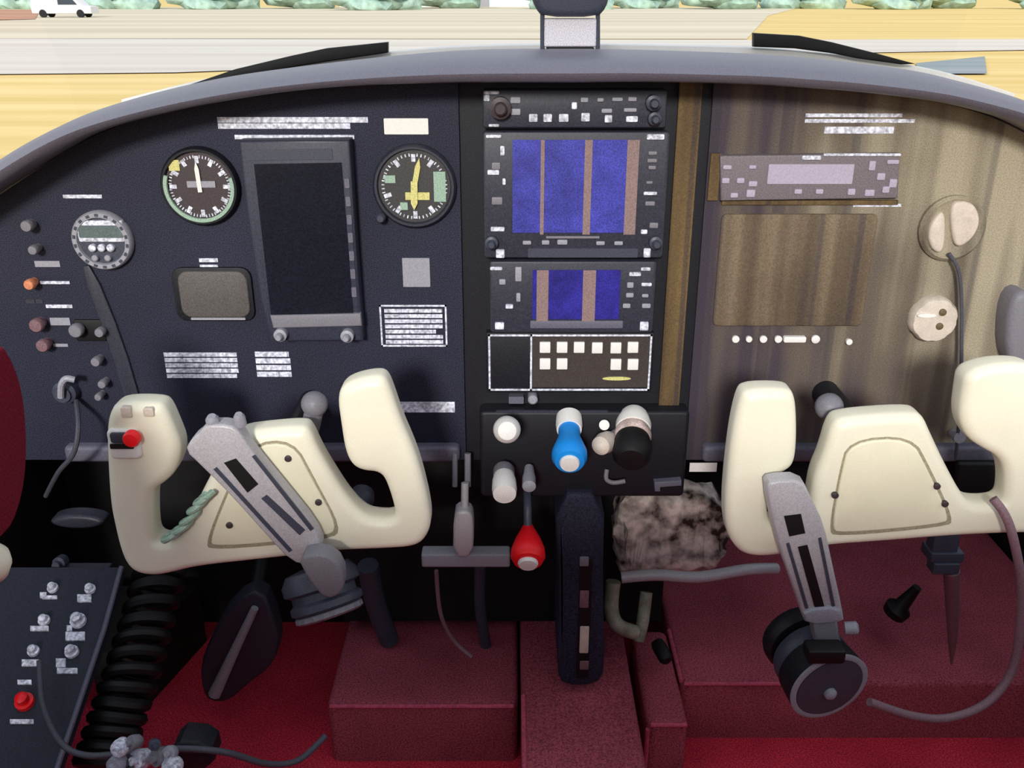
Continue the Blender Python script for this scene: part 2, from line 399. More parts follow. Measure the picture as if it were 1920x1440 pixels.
# white vehicle
vx, vy = atz(125, 33, GZ).x, atz(125, 33, GZ).y
t = thing('van', 'white van parked far off at the left edge of the airfield', 'vehicle', (vx, vy, GZ))
bm = B(); slab(bm, [(vx-2.7, GZ+.35), (vx+2.7, GZ+.35), (vx+2.7, GZ+.95), (vx+1.9, GZ+1.05), (vx+1.2, GZ+1.75), (vx-2.6, GZ+1.8), (vx-2.75, GZ+1.0)], vy-.9, 1.8, .1); obj('body', bm, 'white', t)
bm = B(); slab(bm, [(vx-.2, GZ+1.1), (vx+1.55, GZ+1.1), (vx+1.1, GZ+1.65), (vx-.2, GZ+1.65)], vy-.92, .03); obj('window', bm, 'carglass', t)
for dx in (-1.7, 1.7):
    for dy in (-.92, .68):
        bm = B(); lathe(bm, [(.34, 0), (.36, .05), (.36, .2), (.34, .24)], (vx+dx, vy+dy, GZ+.36), (0, 1, 0), 16); obj('wheel', bm, 'tyre', t)

# ------------------------------------------------------------------ cabin shell
FY = 0.56                                     # firewall
bm = B(); box(bm, -0.75, 0.9, -1.45, FY, -0.03, 0.0); struct('floor', bm, 'carpet')
bm = B(); box(bm, -0.75, 0.9, FY, FY+0.03, -0.03, 0.80); struct('wall_front', bm, 'firewall')
bm = B(); slab(bm, [(-1.45, 0), (FY, 0), (FY, .6), (-.30, .6), (-.36, .16), (-1.36, .16), (-1.40, .6), (-1.45, .6)], .72, .03, mtx=Matrix(((0, -1, 0, 0), (1, 0, 0, 0), (0, 0, 1, 0), (0, 0, 0, 1)))); struct('wall_left', bm, 'firewall')  # rear stretch cut low so side light reaches the left floor
bm = B(); kp = [atz(x, y, 0) for x, y in ((388, 1202), (268, 1335), (190, 1335), (190, 1202))]; ka = [bm.verts.new(p) for p in kp]; kb = [bm.verts.new(p+Vector((0, 0, .11))) for p in kp]
bm.faces.new(ka[::-1]); bm.faces.new(kb)
for i in range(4): bm.faces.new((ka[i], ka[(i+1) % 4], kb[(i+1) % 4], kb[i]))
struct('trim_3', bm, 'firewall')
bm = B(); box(bm, 0.87, 0.90, -1.45, FY, 0.0, 0.55); struct('wall_right', bm, 'firewall')
bm = B(); box(bm, -0.75, 0.9, -1.45, -1.40, 0.0, 0.95); struct('shade_wall_back', bm, 'redfab')  # unseen rear wall, added to keep low sun off the floor
bm = B(); box(bm, -0.75, 0.9, -0.95, -0.45, 1.38, 1.42); struct('shade_ceiling', bm, 'lining')  # out-of-view roof piece, added and cut short to shape the light
bm = B(); box(bm, -0.72, at(1235, 1100, .3).x, .29, .32, 0.0, 0.5); struct('trim_1', bm, 'firewall')

bm = B(); box(bm, atz(612, 1322, 0.10).x, at(1240, 1150, .13).x, .13, .283, 0.1215, 0.5); struct('trim_4', bm, 'firewall')
# centre tunnel and carpeted steps with piped edges
def step(name, x0, x1, y0, y1, h, label, edges, m='carpetdark'):
    t = thing(name, label, 'carpeted step', ((x0+x1)/2, (y0+y1)/2, 0))
    bm = B(); slab(bm, rrect(x0, y0, x1, y1, 0.012), 0, h, 0.008, mtx=Matrix(((1, 0, 0, 0), (0, 0, 1, 0), (0, -1, 0, h), (0, 0, 0, 1)))); obj('carpet_cover', bm, m, t)
    for e in edges:
        bm = B(); tube(bm, [Vector(p) for p in e], 0.0032, 8); obj('piping', bm, 'piping', t, 'pink-red piping')
    return t
yL = atz(800, 1322, 0.10).y
xa, xb = atz(612, 1322, 0.10).x, atz(974, 1322, 0.10).x
step('floor_step', xa, xb-0.002, yL, 0.285, 0.10, 'dark red carpeted footwell step with a level pink piped edge, left of the pedestal',
     [[(xa+.005, yL-.001, .099), (xb-.008, yL-.001, .099)]])
xc0, xc1 = xb+0.002, atz(1203, 1380, 0.12).x
t = step('centre_tunnel', xc0, xc1, -0.75, 0.285, 0.12, 'dark red carpeted tunnel under the black pedestal, running toward the viewer',
     [[(xc0+.003, -.40, .119), (xc0+.003, yL-.004, .119)]])
yR = atz(1400, 1280, 0.10).y; xr0, xr1 = atz(1277, 1280, .1).x, 0.865
step('floor_step', xr0, xr1, yR, 0.555, 0.10, 'dark red carpeted step behind the round mount base, right of the pedestal',
     [[(xr0+.004, yR-.001, .099), (xr0+.19, yR-.001, .099)], [(xr0+.001, yR+.004, .099), (xr0+.001, yR+.12, .099)]])
yS = atz(1235, 1357, 0.10).y; xs0 = atz(1214, 1357, .1).x
step('floor_step', xs0, xr0-0.003, yS, yR+.12, 0.10, 'small dark red carpeted step wedged between the tunnel and the wider right step',
     [[(xs0+.004, yS-.001, .099), (xr0-.006, yS-.001, .099)], [(xs0+.001, yS+.001, .09), (xs0+.001, yS+.001, .012)]])

# ------------------------------------------------------------------ glareshield and windscreen
TOP = [(-140, 392), (-60, 338), (0, 300), (60, 262), (130, 226), (200, 200), (300, 172), (400, 150), (500, 134), (640, 117), (780, 103), (900, 97), (1070, 95), (1200, 96), (1400, 102), (1500, 108), (1600, 118), (1720, 134), (1800, 152), (1920, 186), (2010, 225), (2080, 265)]
LOW = [(-120, 440), (-50, 385), (10, 345), (80, 300), (150, 262), (220, 236), (320, 210), (420, 190), (530, 173), (650, 162), (780, 157), (900, 155), (1070, 155), (1200, 154), (1390, 158), (1490, 164), (1590, 171), (1700, 183), (1780, 196), (1890, 225), (1970, 262), (2040, 300)]
t_ = catmull([at(x, y, 0.0) for x, y in TOP], 4); l_ = catmull([at(x, y, -0.05) for x, y in LOW], 4)
bm = B(); prev = None; rimpts = []
for U, L in zip(t_, l_):
    d = U-L; x = lambda k: L.x+(U.x-L.x)*k; z = lambda k: L.z+(U.z-L.z)*k
    key = [(x(0), 0.03, z(0)+.002), (x(0), -0.03, z(0)), (x(0.0), -0.054, z(0.02)), (x(.12), -0.071, z(.12)), (x(.36), -0.074, z(.38)), (x(.62), -0.06, z(.66)), (x(.84), -0.035, z(.87)), (x(1), 0.015, z(1)), (x(1), .09, z(1)-.003), (x(1), .22, z(1)-.009), (x(1), .45, z(1)-.020),
           (x(1), .46, z(1)-.05), (x(1), .40, z(1)-.06), (x(1), .03, z(1)-.03)]
    vs = [bm.verts.new(v) for v in key]; rimpts.append(Vector(key[10]))
    if prev:
        for i in range(len(vs)): bm.faces.new((prev[i], prev[(i+1) % len(vs)], vs[(i+1) % len(vs)], vs[i]))
    else: bm.faces.new(vs)
    prev = vs
bm.faces.new(prev[::-1])
gs = tag(obj('glareshield', bm, 'vinyl', smooth=70), 'charcoal padded arched glareshield running across the top of the instrument panel', 'glareshield')
bm = B(); prev = None
for p in rimpts:
    a = [bm.verts.new(p+Vector((0, -.004-.36*s*s-.10*s, .01+.55*s))) for s in (0, .25, .5, .75, 1)]
    if prev:
        for i in range(4): bm.faces.new((prev[i], prev[i+1], a[i+1], a[i]))
    prev = a
win = struct('window_1', bm, 'glass')

sill = [(230, 186), (330, 161), (430, 139), (540, 121), (640, 107), (780, 92), (900, 85), (1070, 82), (1240, 84), (1400, 88), (1520, 97), (1620, 108), (1720, 124), (1800, 143), (1900, 175)]
bm = B(); tp = catmull([at(x, y, .47) for x, y in sill], 4)
slab(bm, [(p.x, p.z) for p in tp]+[(p.x, p.z-.05) for p in reversed(tp)], .463, .03, .002); struct('trim_2', bm, 'white')
# wiper-like black strips at the windscreen base
def strip(px, Y, label):
    bm = B(); slab(bm, pl(px, Y), Y, 0.014, 0.002)
    tag(obj('windscreen_strip', bm, 'deepblack'), label, 'windscreen strip')
strip([(340, 164), (440, 130), (540, 106), (610, 91), (727, 79), (727, 99), (610, 116), (520, 131), (440, 147), (350, 165)], 0.445, 'thin black tapering strip at the windscreen base above the round dial and vertical display')
strip([(1414, 62), (1500, 67), (1560, 79), (1640, 99), (1718, 120), (1690, 121), (1610, 110), (1560, 100), (1490, 91), (1414, 88)], 0.445, 'thick black tapering strip at the windscreen base above the radio')

# magnetic compass on the deck
YC = 0.10
bx = at(1070, 95, YC)
t = thing('magnetic_compass', 'dark compass on thin posts with a white face under it, standing on the glareshield', 'compass', (bx.x, YC, bx.z))
bm = B(); slab(bm, smooth_poly(pl([(996, -70), (1144, -70), (1144, -10), (1138, 14), (1122, 32), (1018, 32), (1004, 14), (996, -10)], YC), 1), YC, 0.06, 0.008, back=True); obj('housing', bm, 'slate', t)
bm = B(); slab(bm, rrect(*rc(1020, 35, 1119, 88, YC+.01), .002), YC+.01, 0.03, 0.002); obj('card', bm, 'cardface', t, 'pale lilac-white face')
for x in (1017, 1121):
    bm = B(); tube(bm, [at(x, 20, YC+.012), at(x, 94, YC+.012)], 0.0026, 8); obj('post', bm, 'slate', t)
bm = B(); slab(bm, rrect(*rc(1026, 88, 1114, 104, YC+.008), .002), YC+.008, 0.04, 0.002); obj('base', bm, 'deepblack', t)

# ------------------------------------------------------------------ instrument panel boards
panel = thing('instrument_panel', 'wide dark aircraft instrument panel, streaked brown on its right side, under the glareshield', 'instrument panel', (at(1070, 860).x, 0, at(1070, 860).z))
low_w = [(v.x, v.z) for v in catmull([at(x, y, -0.05) for x, y in LOW], 4)]
def board(name, m, pxl, pxr, bot, Y, thick=0.018, label=None, ref=500):
    x0 = at(pxl, ref, Y).x; x1 = at(pxr, ref, Y).x
    zb = at(960, bot, Y).z
    def ztop(x):
        for a, b in zip(low_w, low_w[1:]):
            if a[0] <= x <= b[0]: return a[1]+(b[1]-a[1])*(x-a[0])/(b[0]-a[0])
        return low_w[0][1] if x < low_w[0][0] else low_w[-1][1]
    n = 30; xs = [x0+(x1-x0)*i/n for i in range(n+1)]
    pts = [(x0, zb), (x1, zb)]+[(x, max(ztop(x)-0.0005, zb+.05)) for x in reversed(xs)]
    bm = B(); slab(bm, pts, Y, thick); return obj(name, bm, m, panel, label)
board('pilot_board', 'panel', -70, 866, 862, 0.0)
board('stack_board', 'black', 860, 1330, 862, 0.006, 0.02)
board('copilot_board', 'brown', 1312, 2010, 862, 0.0, label='brown streaked panel board')
x0 = at(1252, 500).x; x1 = at(1292, 500).x
bm = B(); slab(bm, rrect(x0, at(960, 800).z, x1, at(960, 150).z, .003), -0.001, .006); obj('olive_band', bm, 'olive', panel, 'olive brown band')  # brownish band beside the stack, made as a thin slab
# dark join between pilot side board and main board
bm = B(); slab(bm, pl(smooth_poly([(150, 500), (172, 498), (230, 640), (268, 770), (240, 770), (205, 650)], 1), -0.004), -0.004, .004, .001); obj('side_rib', bm, 'bezel', panel)
# bottom rails
for a, b in ((120, 862), (1318, 2000)):
    bm = B(); slab(bm, rrect(*rc(a, 838, b, 868, -0.012), .006), -0.012, 0.03, 0.005); obj('bottom_rail', bm, 'rail', panel, 'slate grey bottom rail')
# lettering and placards on the boards
def words(px, rows, seed, m='print', Y=-0.0008, fill=.62, gap=.14, label=None):
    bm = B(); script(bm, px, Y, rows, fill, seed, gap=gap, depth=.0012); return obj('lettering', bm, m, panel, label)
words((118, 365, 191, 372), 1, 1, fill=.95, gap=.02); words((408, 219, 690, 242), 2, 2, fill=.9, gap=.03); words((440, 252, 664, 262), 1, 3, fill=.8, gap=.02)
plate('placard', 'white', (720, 222, 803, 252), -0.001, .0015, 0, .001, panel, 'plain white placard')
words((310, 660, 446, 710), 5, 4, fill=.75, gap=.06); words((480, 658, 545, 708), 4, 5, fill=.75, gap=.06)
words((374, 482, 409, 506), 2, 6, fill=.6, gap=.03)
words((745, 752, 856, 775), 1, 7, fill=.85, gap=.02)
plate('placard', 'lightgrey', (755, 484, 806, 538), -0.001, .0015, 0, .0008, panel, 'small grey square placard')
bm = B(); X0, Z0, X1, Z1 = rc(713, 572, 838, 650, -0.001)
for a in ((X0, Z0, X1, Z0+.002), (X0, Z1-.002, X1, Z1), (X0, Z0, X0+.002, Z1), (X1-.002, Z0, X1, Z1)): slab(bm, rrect(*a), -0.001, .0015)
script(bm, (722, 578, 830, 646), -0.001, 7, .68, 8, depth=.0012, gap=.06); obj('placard', bm, 'print', panel, 'white framed placard full of tiny lettering')
words((1510, 211, 1716, 232), 2, 9, fill=.65, gap=.04); words((1546, 236, 1676, 252), 1, 10, fill=.8, gap=.03)
words((1600, 381, 1702, 389), 1, 11, fill=.7, gap=.03)
words((75, 527, 138, 533), 1, 12, fill=.9, gap=.02); words((86, 571, 137, 578), 1, 13, fill=.9, gap=.02)
plate('placard', 'lightgrey', (94, 596, 131, 610), -.001, .0015, 0, .0006, panel)
words((65, 488, 112, 502), 1, 14, m='lightgrey', fill=.8); words((48, 560, 80, 570), 1, 15, m='bezel', fill=.8); words((100, 643, 128, 652), 1, 16, m='lightgrey')
words((1293, 868, 1351, 885), 1, 17, m='white', fill=.95, gap=.0, Y=-0.014)
# switches and buttons on the pilot's outer board
def button(px, py, r, m, Y=-0.016, name='push_button', label=None, axis=(0, -1, 0)):
    c = at(px, py, Y); R = r*mpp(px, py, Y); c.y = 0
    bm = B(); h = -Y; lathe(bm, [(R*.8, 0), (R*.8, h*.5), (R, h*.5), (R, h*.9), (R*.85, h), (R*.2, h*1.02)], c, axis, 18); return obj(name, bm, m, panel, label)
button(53, 535, 10, 'orange', label='orange button')
button(66, 612, 13, 'pink', label='dusty pink knob'); button(78, 650, 12, 'pink', label='dusty pink knob')
for x, y, r in ((48, 425, 11), (60, 470, 9), (140, 622, 13), (185, 625, 9), (178, 680, 9), (190, 722, 8), (183, 746, 7)): button(x, y, r, 'grey', label='grey knob')
plate('switch_plate', 'deepblack', (140, 600, 196, 640), -.003, .003, .001, .002, panel)
# six indicator lights on copilot board
for x, rr in ((1380, 7), (1405, 6), (1432, 7), (1460, 7), (1530, 8), (1593, 6)): button(x, 637 if x != 1593 else 642, rr, 'white', -.006, 'indicator_light', 'white indicator light')
bm = B(); slab(bm, rrect(*rc(1470, 632, 1512, 643, -.006), .002), -.006, .006, .001); obj('indicator_light', bm, 'white', panel, 'wide white indicator light')
# glove box lid
lx = rc(1345, 402, 1632, 612, -0.004)
bm = B(); slab(bm, rrect(*lx, .006), -0.004, .0045, .002); obj('glovebox_lid', bm, 'brownlid', panel, 'streaked brown cover panel')

# ignition key switch + cable on the side board
t = thing('ignition_switch', 'pale curved key switch low on the outer left side of the panel', 'switch', at(128, 730))
c = at(128, 730); R = 22*mpp(128, 730)
bm = B(); lathe(bm, [(R, 0), (R, .012), (R*.7, .015), (R*.7, .018)], c, (0, -1, 0), 20); obj('collar', bm, 'slate', t)
bm = B(); tube(bm, catmull([at(140, 712, -.022), at(124, 710, -.024), at(115, 722, -.024), at(114, 745, -.022)], 5), 6*mpp(128, 730), 8); obj('key', bm, 'lightgrey', t)
bm = B(); tube(bm, catmull([at(143, 752, -.01), at(147, 800, -.05), at(138, 850, -.06), at(110, 885, -.05), at(86, 930, -.02)], 6), 4.5*mpp(128, 800), 8)
tag(obj('hanging_wire', bm, 'greycord'), 'thin grey wire hanging below the key switch left of the left yoke', 'wire')

# ------------------------------------------------------------------ round instruments
def dial(name, label, px, py, r, facem, rimm, ticks=12, tickm='print', rim_label=None):
    c = at(px, py, -0.006); s = mpp(px, py, -0.006); R = r*s; c0 = Vector((c.x, 0, c.z))
    t = thing(name, label, 'gauge', c0)
    bm = B(); lathe(bm, [(R*1.12, 0), (R*1.12, .006), (R*1.06, .010), (R*1.0, .010), (R*.97, .005), (R*.3, .005)], c0, (0, -1, 0), 40); obj('bezel', bm, rimm, t, rim_label)
    bm = B(); lathe(bm, [(R*.965, 0), (R*.965, .0056), (R*.1, .0058)], c0, (0, -1, 0), 40); obj('dial_face', bm, facem, t)
    bm = B()
    for k in range(ticks):
        a = 2*math.pi*k/ticks; m_ = Matrix.Translation((c.x, -.0066, c.z)) @ Matrix.Rotation(a, 4, 'Y')
        slab(bm, rrect(-R*.055, R*.66, R*.055, R*.86), 0, .001, mtx=m_)
        for j in (1, 2, 3, 4):
            m_ = Matrix.Translation((c.x, -.0066, c.z)) @ Matrix.Rotation(a+j*2*math.pi/ticks/5, 4, 'Y'); slab(bm, rrect(-R*.015, R*.80, R*.015, R*.88), 0, .001, mtx=m_)
    obj('scale', bm, tickm, t)
    return t, c, R
def needle(t, c, R, ang, l, wd, m='white', y=-.0085, tail=.15):
    bm = B(); m_ = Matrix.Translation((c.x, y, c.z)) @ Matrix.Rotation(math.radians(ang), 4, 'Y')
    slab(bm, [(-R*wd, -R*tail), (R*wd, -R*tail), (R*wd, R*l*.7), (0, R*l), (-R*wd, R*l*.7)], 0, .001, mtx=m_); obj('needle', bm, m, t)
t, c, R = dial('airspeed_indicator', 'round brown-black dial with pale green rim and upright white needle, left of the tall display', 375, 350, 66, 'gaugeface', 'black')
needle(t, c, R, -2, .72, .06)
bm = B()
for k in range(40):
    a0 = math.radians(-200+k*6.0); a1 = math.radians(-200+(k+1)*6.0)
    if k >= 36: break
    slab(bm, [(c.x+R*q*math.cos(a), c.z+R*q*math.sin(a)) for q, a in ((.9, a0), (1.0, a0), (1.0, a1), (.9, a1))], -.0112, .004)
obj('rim_arc', bm, 'mint', t, 'pale green rim arc')
bm = B(); slab(bm, rrect(c.x-R*.35, c.z-.02*R, c.x+R*.45, c.z+.16*R), -.0075, .002); obj('window_mark', bm, 'lightgrey', t)
bm = B(); slab(bm, rrect(c.x-R*.8, c.z+.45*R, c.x-R*.5, c.z+.75*R), -.0072, .0015); obj('arc_mark', bm, 'yellow', t)

t, c, R = dial('altimeter', 'round dark dial with yellow and white markings under the plain white placard', 777, 350, 70, 'altface', 'bezel', 10)
needle(t, c, R, 12, .78, .07, 'yellow'); needle(t, c, R, 182, .62, .09, 'yellow', -.0095)
bm = B(); slab(bm, rrect(c.x-R*.25, c.z-.35*R, c.x+R*.4, c.z-.15*R), -.0075, .002); obj('window_mark', bm, 'yellow', t)
for a in ((.52, -.4, .84, .4), (-.78, .1, -.5, .3), (-.4, -.62, -.2, -.42)):
    bm = B(); slab(bm, rrect(c.x+R*a[0], c.z+a[1]*R, c.x+R*a[2], c.z+a[3]*R), -.0072, .0015); obj('number_block', bm, 'mint', t)
bm = B(); kc = at(712, 412, -.02); lathe(bm, [(9*mpp(712, 412), 0), (9*mpp(712, 412), .014), (6*mpp(712, 412), .017)], (kc.x, 0, kc.z), (0, -1, 0), 16); obj('setting_knob', bm, 'slate', t)

# digital clock
c = at(190, 452, -.008); s = mpp(190, 452); R = 56*s
t = thing('digital_clock', 'round pale-rimmed digital clock with grey display at the outer left of the panel', 'clock', (c.x, 0, c.z))
c0 = Vector((c.x, 0, c.z))
bm = B(); lathe(bm, [(R, 0), (R, .007), (R*.94, .010), (R*.80, .010), (R*.77, .006), (R*.2, .006)], c0, (0, -1, 0), 40); obj('bezel', bm, 'lightgrey', t, 'pale grey bezel')
bm = B(); lathe(bm, [(R*.765, 0), (R*.765, .0064), (R*.1, .0065)], c0, (0, -1, 0), 40); obj('face', bm, 'slate', t)
bm = B()
for k in range(18):
    m_ = Matrix.Translation((c.x, -.0106, c.z)) @ Matrix.Rotation(2*math.pi*k/18, 4, 'Y'); slab(bm, rrect(-R*.06, R*.83, R*.06, R*.92), 0, .0009, mtx=m_)
obj('rim_marks', bm, 'slate', t)
bm = B(); slab(bm, rrect(*rc(144, 414, 231, 454, -.009), .002), -.0085, .006, .001); obj('display_frame', bm, 'print', t)
bm = B(); slab(bm, rrect(*rc(147, 423, 229, 446, -.0095), .001), -.0095, .006); obj('display', bm, 'lcd', t)
for x in (173, 190, 207):
    bm = B(); k = at(x, 465, -.01); lathe(bm, [(7*s, 0), (7*s, .005), (5*s, .006)], (k.x, -.006, k.z), (0, -1, 0), 12); obj('button', bm, 'print', t)
for x in (178, 202):
    bm = B(); k = at(x, 484, -.01); lathe(bm, [(6*s, 0), (6*s, .005), (4*s, .006)], (k.x, -.006, k.z), (0, -1, 0), 12); obj('button', bm, 'lightgrey', t)

# square blank instrument
t = thing('square_gauge', 'unlit taupe square-faced gauge with rounded corners below the round white-needle dial', 'gauge', at(400, 553))
bm = B(); slab(bm, rrect(*rc(326, 502, 474, 602, -.004), .012), -.004, .004, .001); obj('bezel', bm, 'black', t)
bm = B(); slab(bm, rrect(*rc(336, 509, 466, 596, -.006), .012), -.006, .005, .002); obj('glass', bm, 'taupe', t)
bm = B(); slab(bm, rrect(*rc(358, 596, 460, 600, -.006), .0008), -.006, .005); obj('rim_line', bm, 'lightgrey', t)

# tall flight display
t = thing('flight_display', 'tall dark unlit flight display between the two round dials', 'display', at(560, 440))
Y = -.022
bm = B(); slab(bm, pl([(447, 264), (655, 262), (668, 470), (680, 640), (506, 640), (488, 560), (466, 420)], Y), Y, .022, .003); obj('housing', bm, 'pfd', t)
bm = B(); slab(bm, pl([(476, 308), (640, 305), (662, 588), (508, 590)], Y-.0015), Y-.0015, .003); obj('screen', bm, 'pfdglass', t)
bm = B(); slab(bm, pl([(458, 281), (622, 279), (624, 299), (462, 301)], Y-.001), Y-.001, .002); obj('top_band', bm, 'slate', t)
bm = B(); slab(bm, pl([(506, 592), (676, 588), (678, 612), (512, 616)], Y-.004), Y-.004, .006, .002); obj('lower_bar', bm, 'grey', t)
for x, y in ((523, 632), (649, 634)):
    bm = B(); k = at(x, y, Y-.014); R = 12*mpp(x, y, Y); lathe(bm, [(R, 0), (R, .010), (R*.55, .011), (R*.55, .018), (R*.4, .02)], (k.x, Y+.001, k.z), (0, -1, 0), 20); obj('knob', bm, 'lightgrey', t)
for k in range(7):
    y = 335+k*34; xx = 650+k*2.2
    bm = B(); slab(bm, rrect(*rc(xx-4, y, xx+5, y+18, Y-.002), .001), Y-.002, .003); obj('button', bm, 'rail', t)

# ------------------------------------------------------------------ centre stack
def chips(t, lst, Y, m='print', name='button', d=.003):
    for x0, y0, x1, y1 in lst:
        bm = B(); slab(bm, rrect(*rc(x0, y0, x1, y1, Y), .0012), Y, d, .0006); obj(name, bm, m, t)
Y = -.012
t = thing('audio_panel', 'charcoal audio panel with rows of small pale keys at the top of the centre stack', 'radio', at(1077, 205))
bm = B(); slab(bm, rrect(*rc(905, 168, 1250, 240, Y), .003), Y, .0179, .002); obj('faceplate', bm, 'bezel', t)
chips(t, [(957, 182, 976, 194), (957, 204, 976, 216), (1089, 183, 1103, 192), (1120, 184, 1132, 191), (1148, 183, 1168, 190), (1178, 182, 1194, 190), (1128, 204, 1148, 212), (1170, 203, 1194, 210)], Y-.002, 'lightgrey')
chips(t, [(992, 214, 1008, 229), (1019, 214, 1035, 229), (1048, 214, 1066, 229), (1090, 212, 1106, 228), (1134, 216, 1148, 230), (1174, 218, 1196, 229)], Y-.002, 'print')
chips(t, [(907, 171, 936, 177), (907, 178, 918, 190), (916, 233, 936, 238), (1072, 192, 1082, 205)], Y-.002, 'print', 'legend', .0025)
for x, y, r in ((938, 205, 20), (1228, 195, 14), (1230, 225, 12)):
    bm = B(); k = at(x, y, Y-.02); R = r*mpp(x, y, Y); lathe(bm, [(R, 0), (R, .012), (R*.6, .013), (R*.6, .02), (R*.45, .022)], (k.x, Y+.001, k.z), (0, -1, 0), 20); obj('knob', bm, 'slate' if x > 1000 else 'gaugeface', t)

def navigator(name, label, px, scr, m, fills):
    t = thing(name, label, 'navigator', at((px[0]+px[2])/2, (px[1]+px[3])/2))
    bm = B(); slab(bm, rrect(*rc(*px, Y), .004), Y, .0179, .002); obj('bezel', bm, 'bezel', t)
    bm = B(); slab(bm, rrect(scr[0], scr[1], scr[2], scr[3], .001), Y-.0012, .003); s = obj('screen', bm, m, t, 'lit blue screen')
    for a, b in fills:
        bm = B(); z0, z1 = scr[1], scr[3]
        slab(bm, rrect(at(a, (px[1]+px[3])/2, Y).x, z0-.002, at(b, (px[1]+px[3])/2, Y).x, z1), Y-.0018, .0008); obj('streak', bm, 'tan', s, 'tan vertical streak')
    return t
t = navigator('large_navigator', 'upper navigator with the large bright blue screen in the centre stack', (906, 247, 1250, 484), rc(961, 262, 1195, 436, Y), 'screenblue', ((1013, 1020), (1094, 1108), (1172, 1194)))
chips(t, [(911, 253, 940, 259), (938, 274, 946, 292), (914, 319, 936, 328), (942, 335, 948, 347), (920, 426, 946, 434), (1213, 252, 1246, 262), (1207, 360, 1232, 366), (1202, 431, 1214, 439), (1207, 466, 1220, 483), (930, 468, 946, 484)], Y-.002, 'print', 'key')
chips(t, [(922, 305, 938, 318), (922, 370, 942, 384), (1216, 284, 1232, 291), (1214, 298, 1232, 305), (1216, 311, 1230, 318), (1212, 340, 1224, 345), (1210, 378, 1228, 386), (1218, 418, 1234, 428)], Y-.002, 'grey', 'key')
chips(t, [(980, 452, 996, 459), (1016, 451, 1030, 459), (1045, 450, 1064, 459), (1118, 453, 1134, 460), (1152, 453, 1168, 460)], Y-.002, 'lightgrey', 'key')
bm = B(); slab(bm, rrect(*rc(1024, 443, 1124, 447, Y-.001)), Y-.001, .002); obj('trim_line', bm, 'grey', t)
bm = B(); slab(bm, rrect(*rc(990, 466, 1196, 483, Y-.001), .001), Y-.001, .002); obj('card_slot', bm, 'slate', t)
for x, y in ((1232, 460), (921, 460)):
    bm = B(); k = at(x, y, Y-.02); R = 12*mpp(x, y, Y); lathe(bm, [(R, 0), (R, .012), (R*.6, .013), (R*.6, .02), (R*.45, .022)], (k.x, Y+.001, k.z), (0, -1, 0), 20); obj('knob', bm, 'slate', t)
t = navigator('small_navigator', 'lower navigator with the smaller dark blue screen in the centre stack', (918, 490, 1228, 624), rc(998, 506, 1162, 598, Y), 'screennavy', ((1006, 1028), (1092, 1116)))
chips(t, [(919, 501, 942, 507), (948, 571, 962, 579), (1202, 502, 1220, 508), (1203, 531, 1222, 537), (1180, 511, 1202, 518), (928, 605, 945, 618), (1200, 604, 1216, 620)], Y-.002, 'print', 'key')
chips(t, [(966, 501, 978, 528), (968, 550, 976, 566), (936, 524, 948, 534), (1176, 530, 1188, 540), (1174, 550, 1188, 558), (1168, 570, 1182, 578), (1204, 552, 1216, 558), (1204, 570, 1220, 578)], Y-.002, 'lightgrey', 'key')
chips(t, [(994, 602, 1168, 616)], Y-.002, 'rail', 'lower_bar')

# framed annunciator
t = thing('annunciator_panel', 'black panel outlined in white holding small white square keys below the lower navigator', 'annunciator', at(1067, 680))
Y = -.008
bm = B(); slab(bm, rrect(*rc(912, 624, 1224, 736, Y), .002), Y, .0138, .001); obj('faceplate', bm, 'black', t)
bm = B(); x0, z0, x1, z1 = rc(916, 627, 1220, 732, Y); q = .0022; xm = at(994, 680, Y).x
for a in ((x0, z0, x1, z0+q), (x0, z1-q, x1, z1), (x0, z0, x0+q, z1), (x1-q, z0, x1, z1), (xm, z0, xm+q, z1)): slab(bm, rrect(*a), Y-.0008, .001)
obj('outline', bm, 'print', t, 'white outline')
bm = B(); slab(bm, rrect(*rc(998, 632, 1216, 726, Y-.0003)), Y-.0003, .0008); obj('key_field', bm, 'keyfield', t)
for x, y in [(1022, 652), (1054, 652), (1086, 652), (1120, 653), (1155, 653), (1187, 652), (1022, 683), (1054, 683), (1155, 684), (1187, 684)]:
    bm = B(); slab(bm, rrect(*rc(x-10, y-10, x+10, y+10, Y-.003), .0008), Y-.003, .004, .0006); obj('square_key', bm, 'white', t)
bm = B(); slab(bm, ell(at(1156, 709, Y).x, at(1156, 709, Y).z, .017, .0022), Y-.002, .003); obj('painted_glint', bm, 'yellow', t)  # glint on the plate, drawn as a pale yellow ellipse

# ------------------------------------------------------------------ control quadrant
t = thing('throttle_quadrant', 'black control plate under the framed keys carrying the coloured knobs', 'control plate', at(1070, 840))
Y = -.02
bm = B(); slab(bm, rrect(*rc(900, 772, 1288, 932, Y), .006), Y, .0255, .004); obj('plate', bm, 'black', t)
bm = B(); slab(bm, rrect(*rc(930, 770, 1140, 774, Y-.001)), Y-.001, .003); obj('top_edge', bm, 'bezel', t)
bm = B(); slab(bm, rrect(*rc(954, 744, 982, 757, -.004), .001), -.004, .012); obj('lettering', bm, 'rail', t)
bm = B(); k = at(999, 750, -.014); lathe(bm, [(9*mpp(999, 750), 0), (9*mpp(999, 750), .018), (6*mpp(999, 750), .02)], (k.x, .004, k.z), (0, -1, 0), 16); obj('small_knob', bm, 'lightgrey', t)

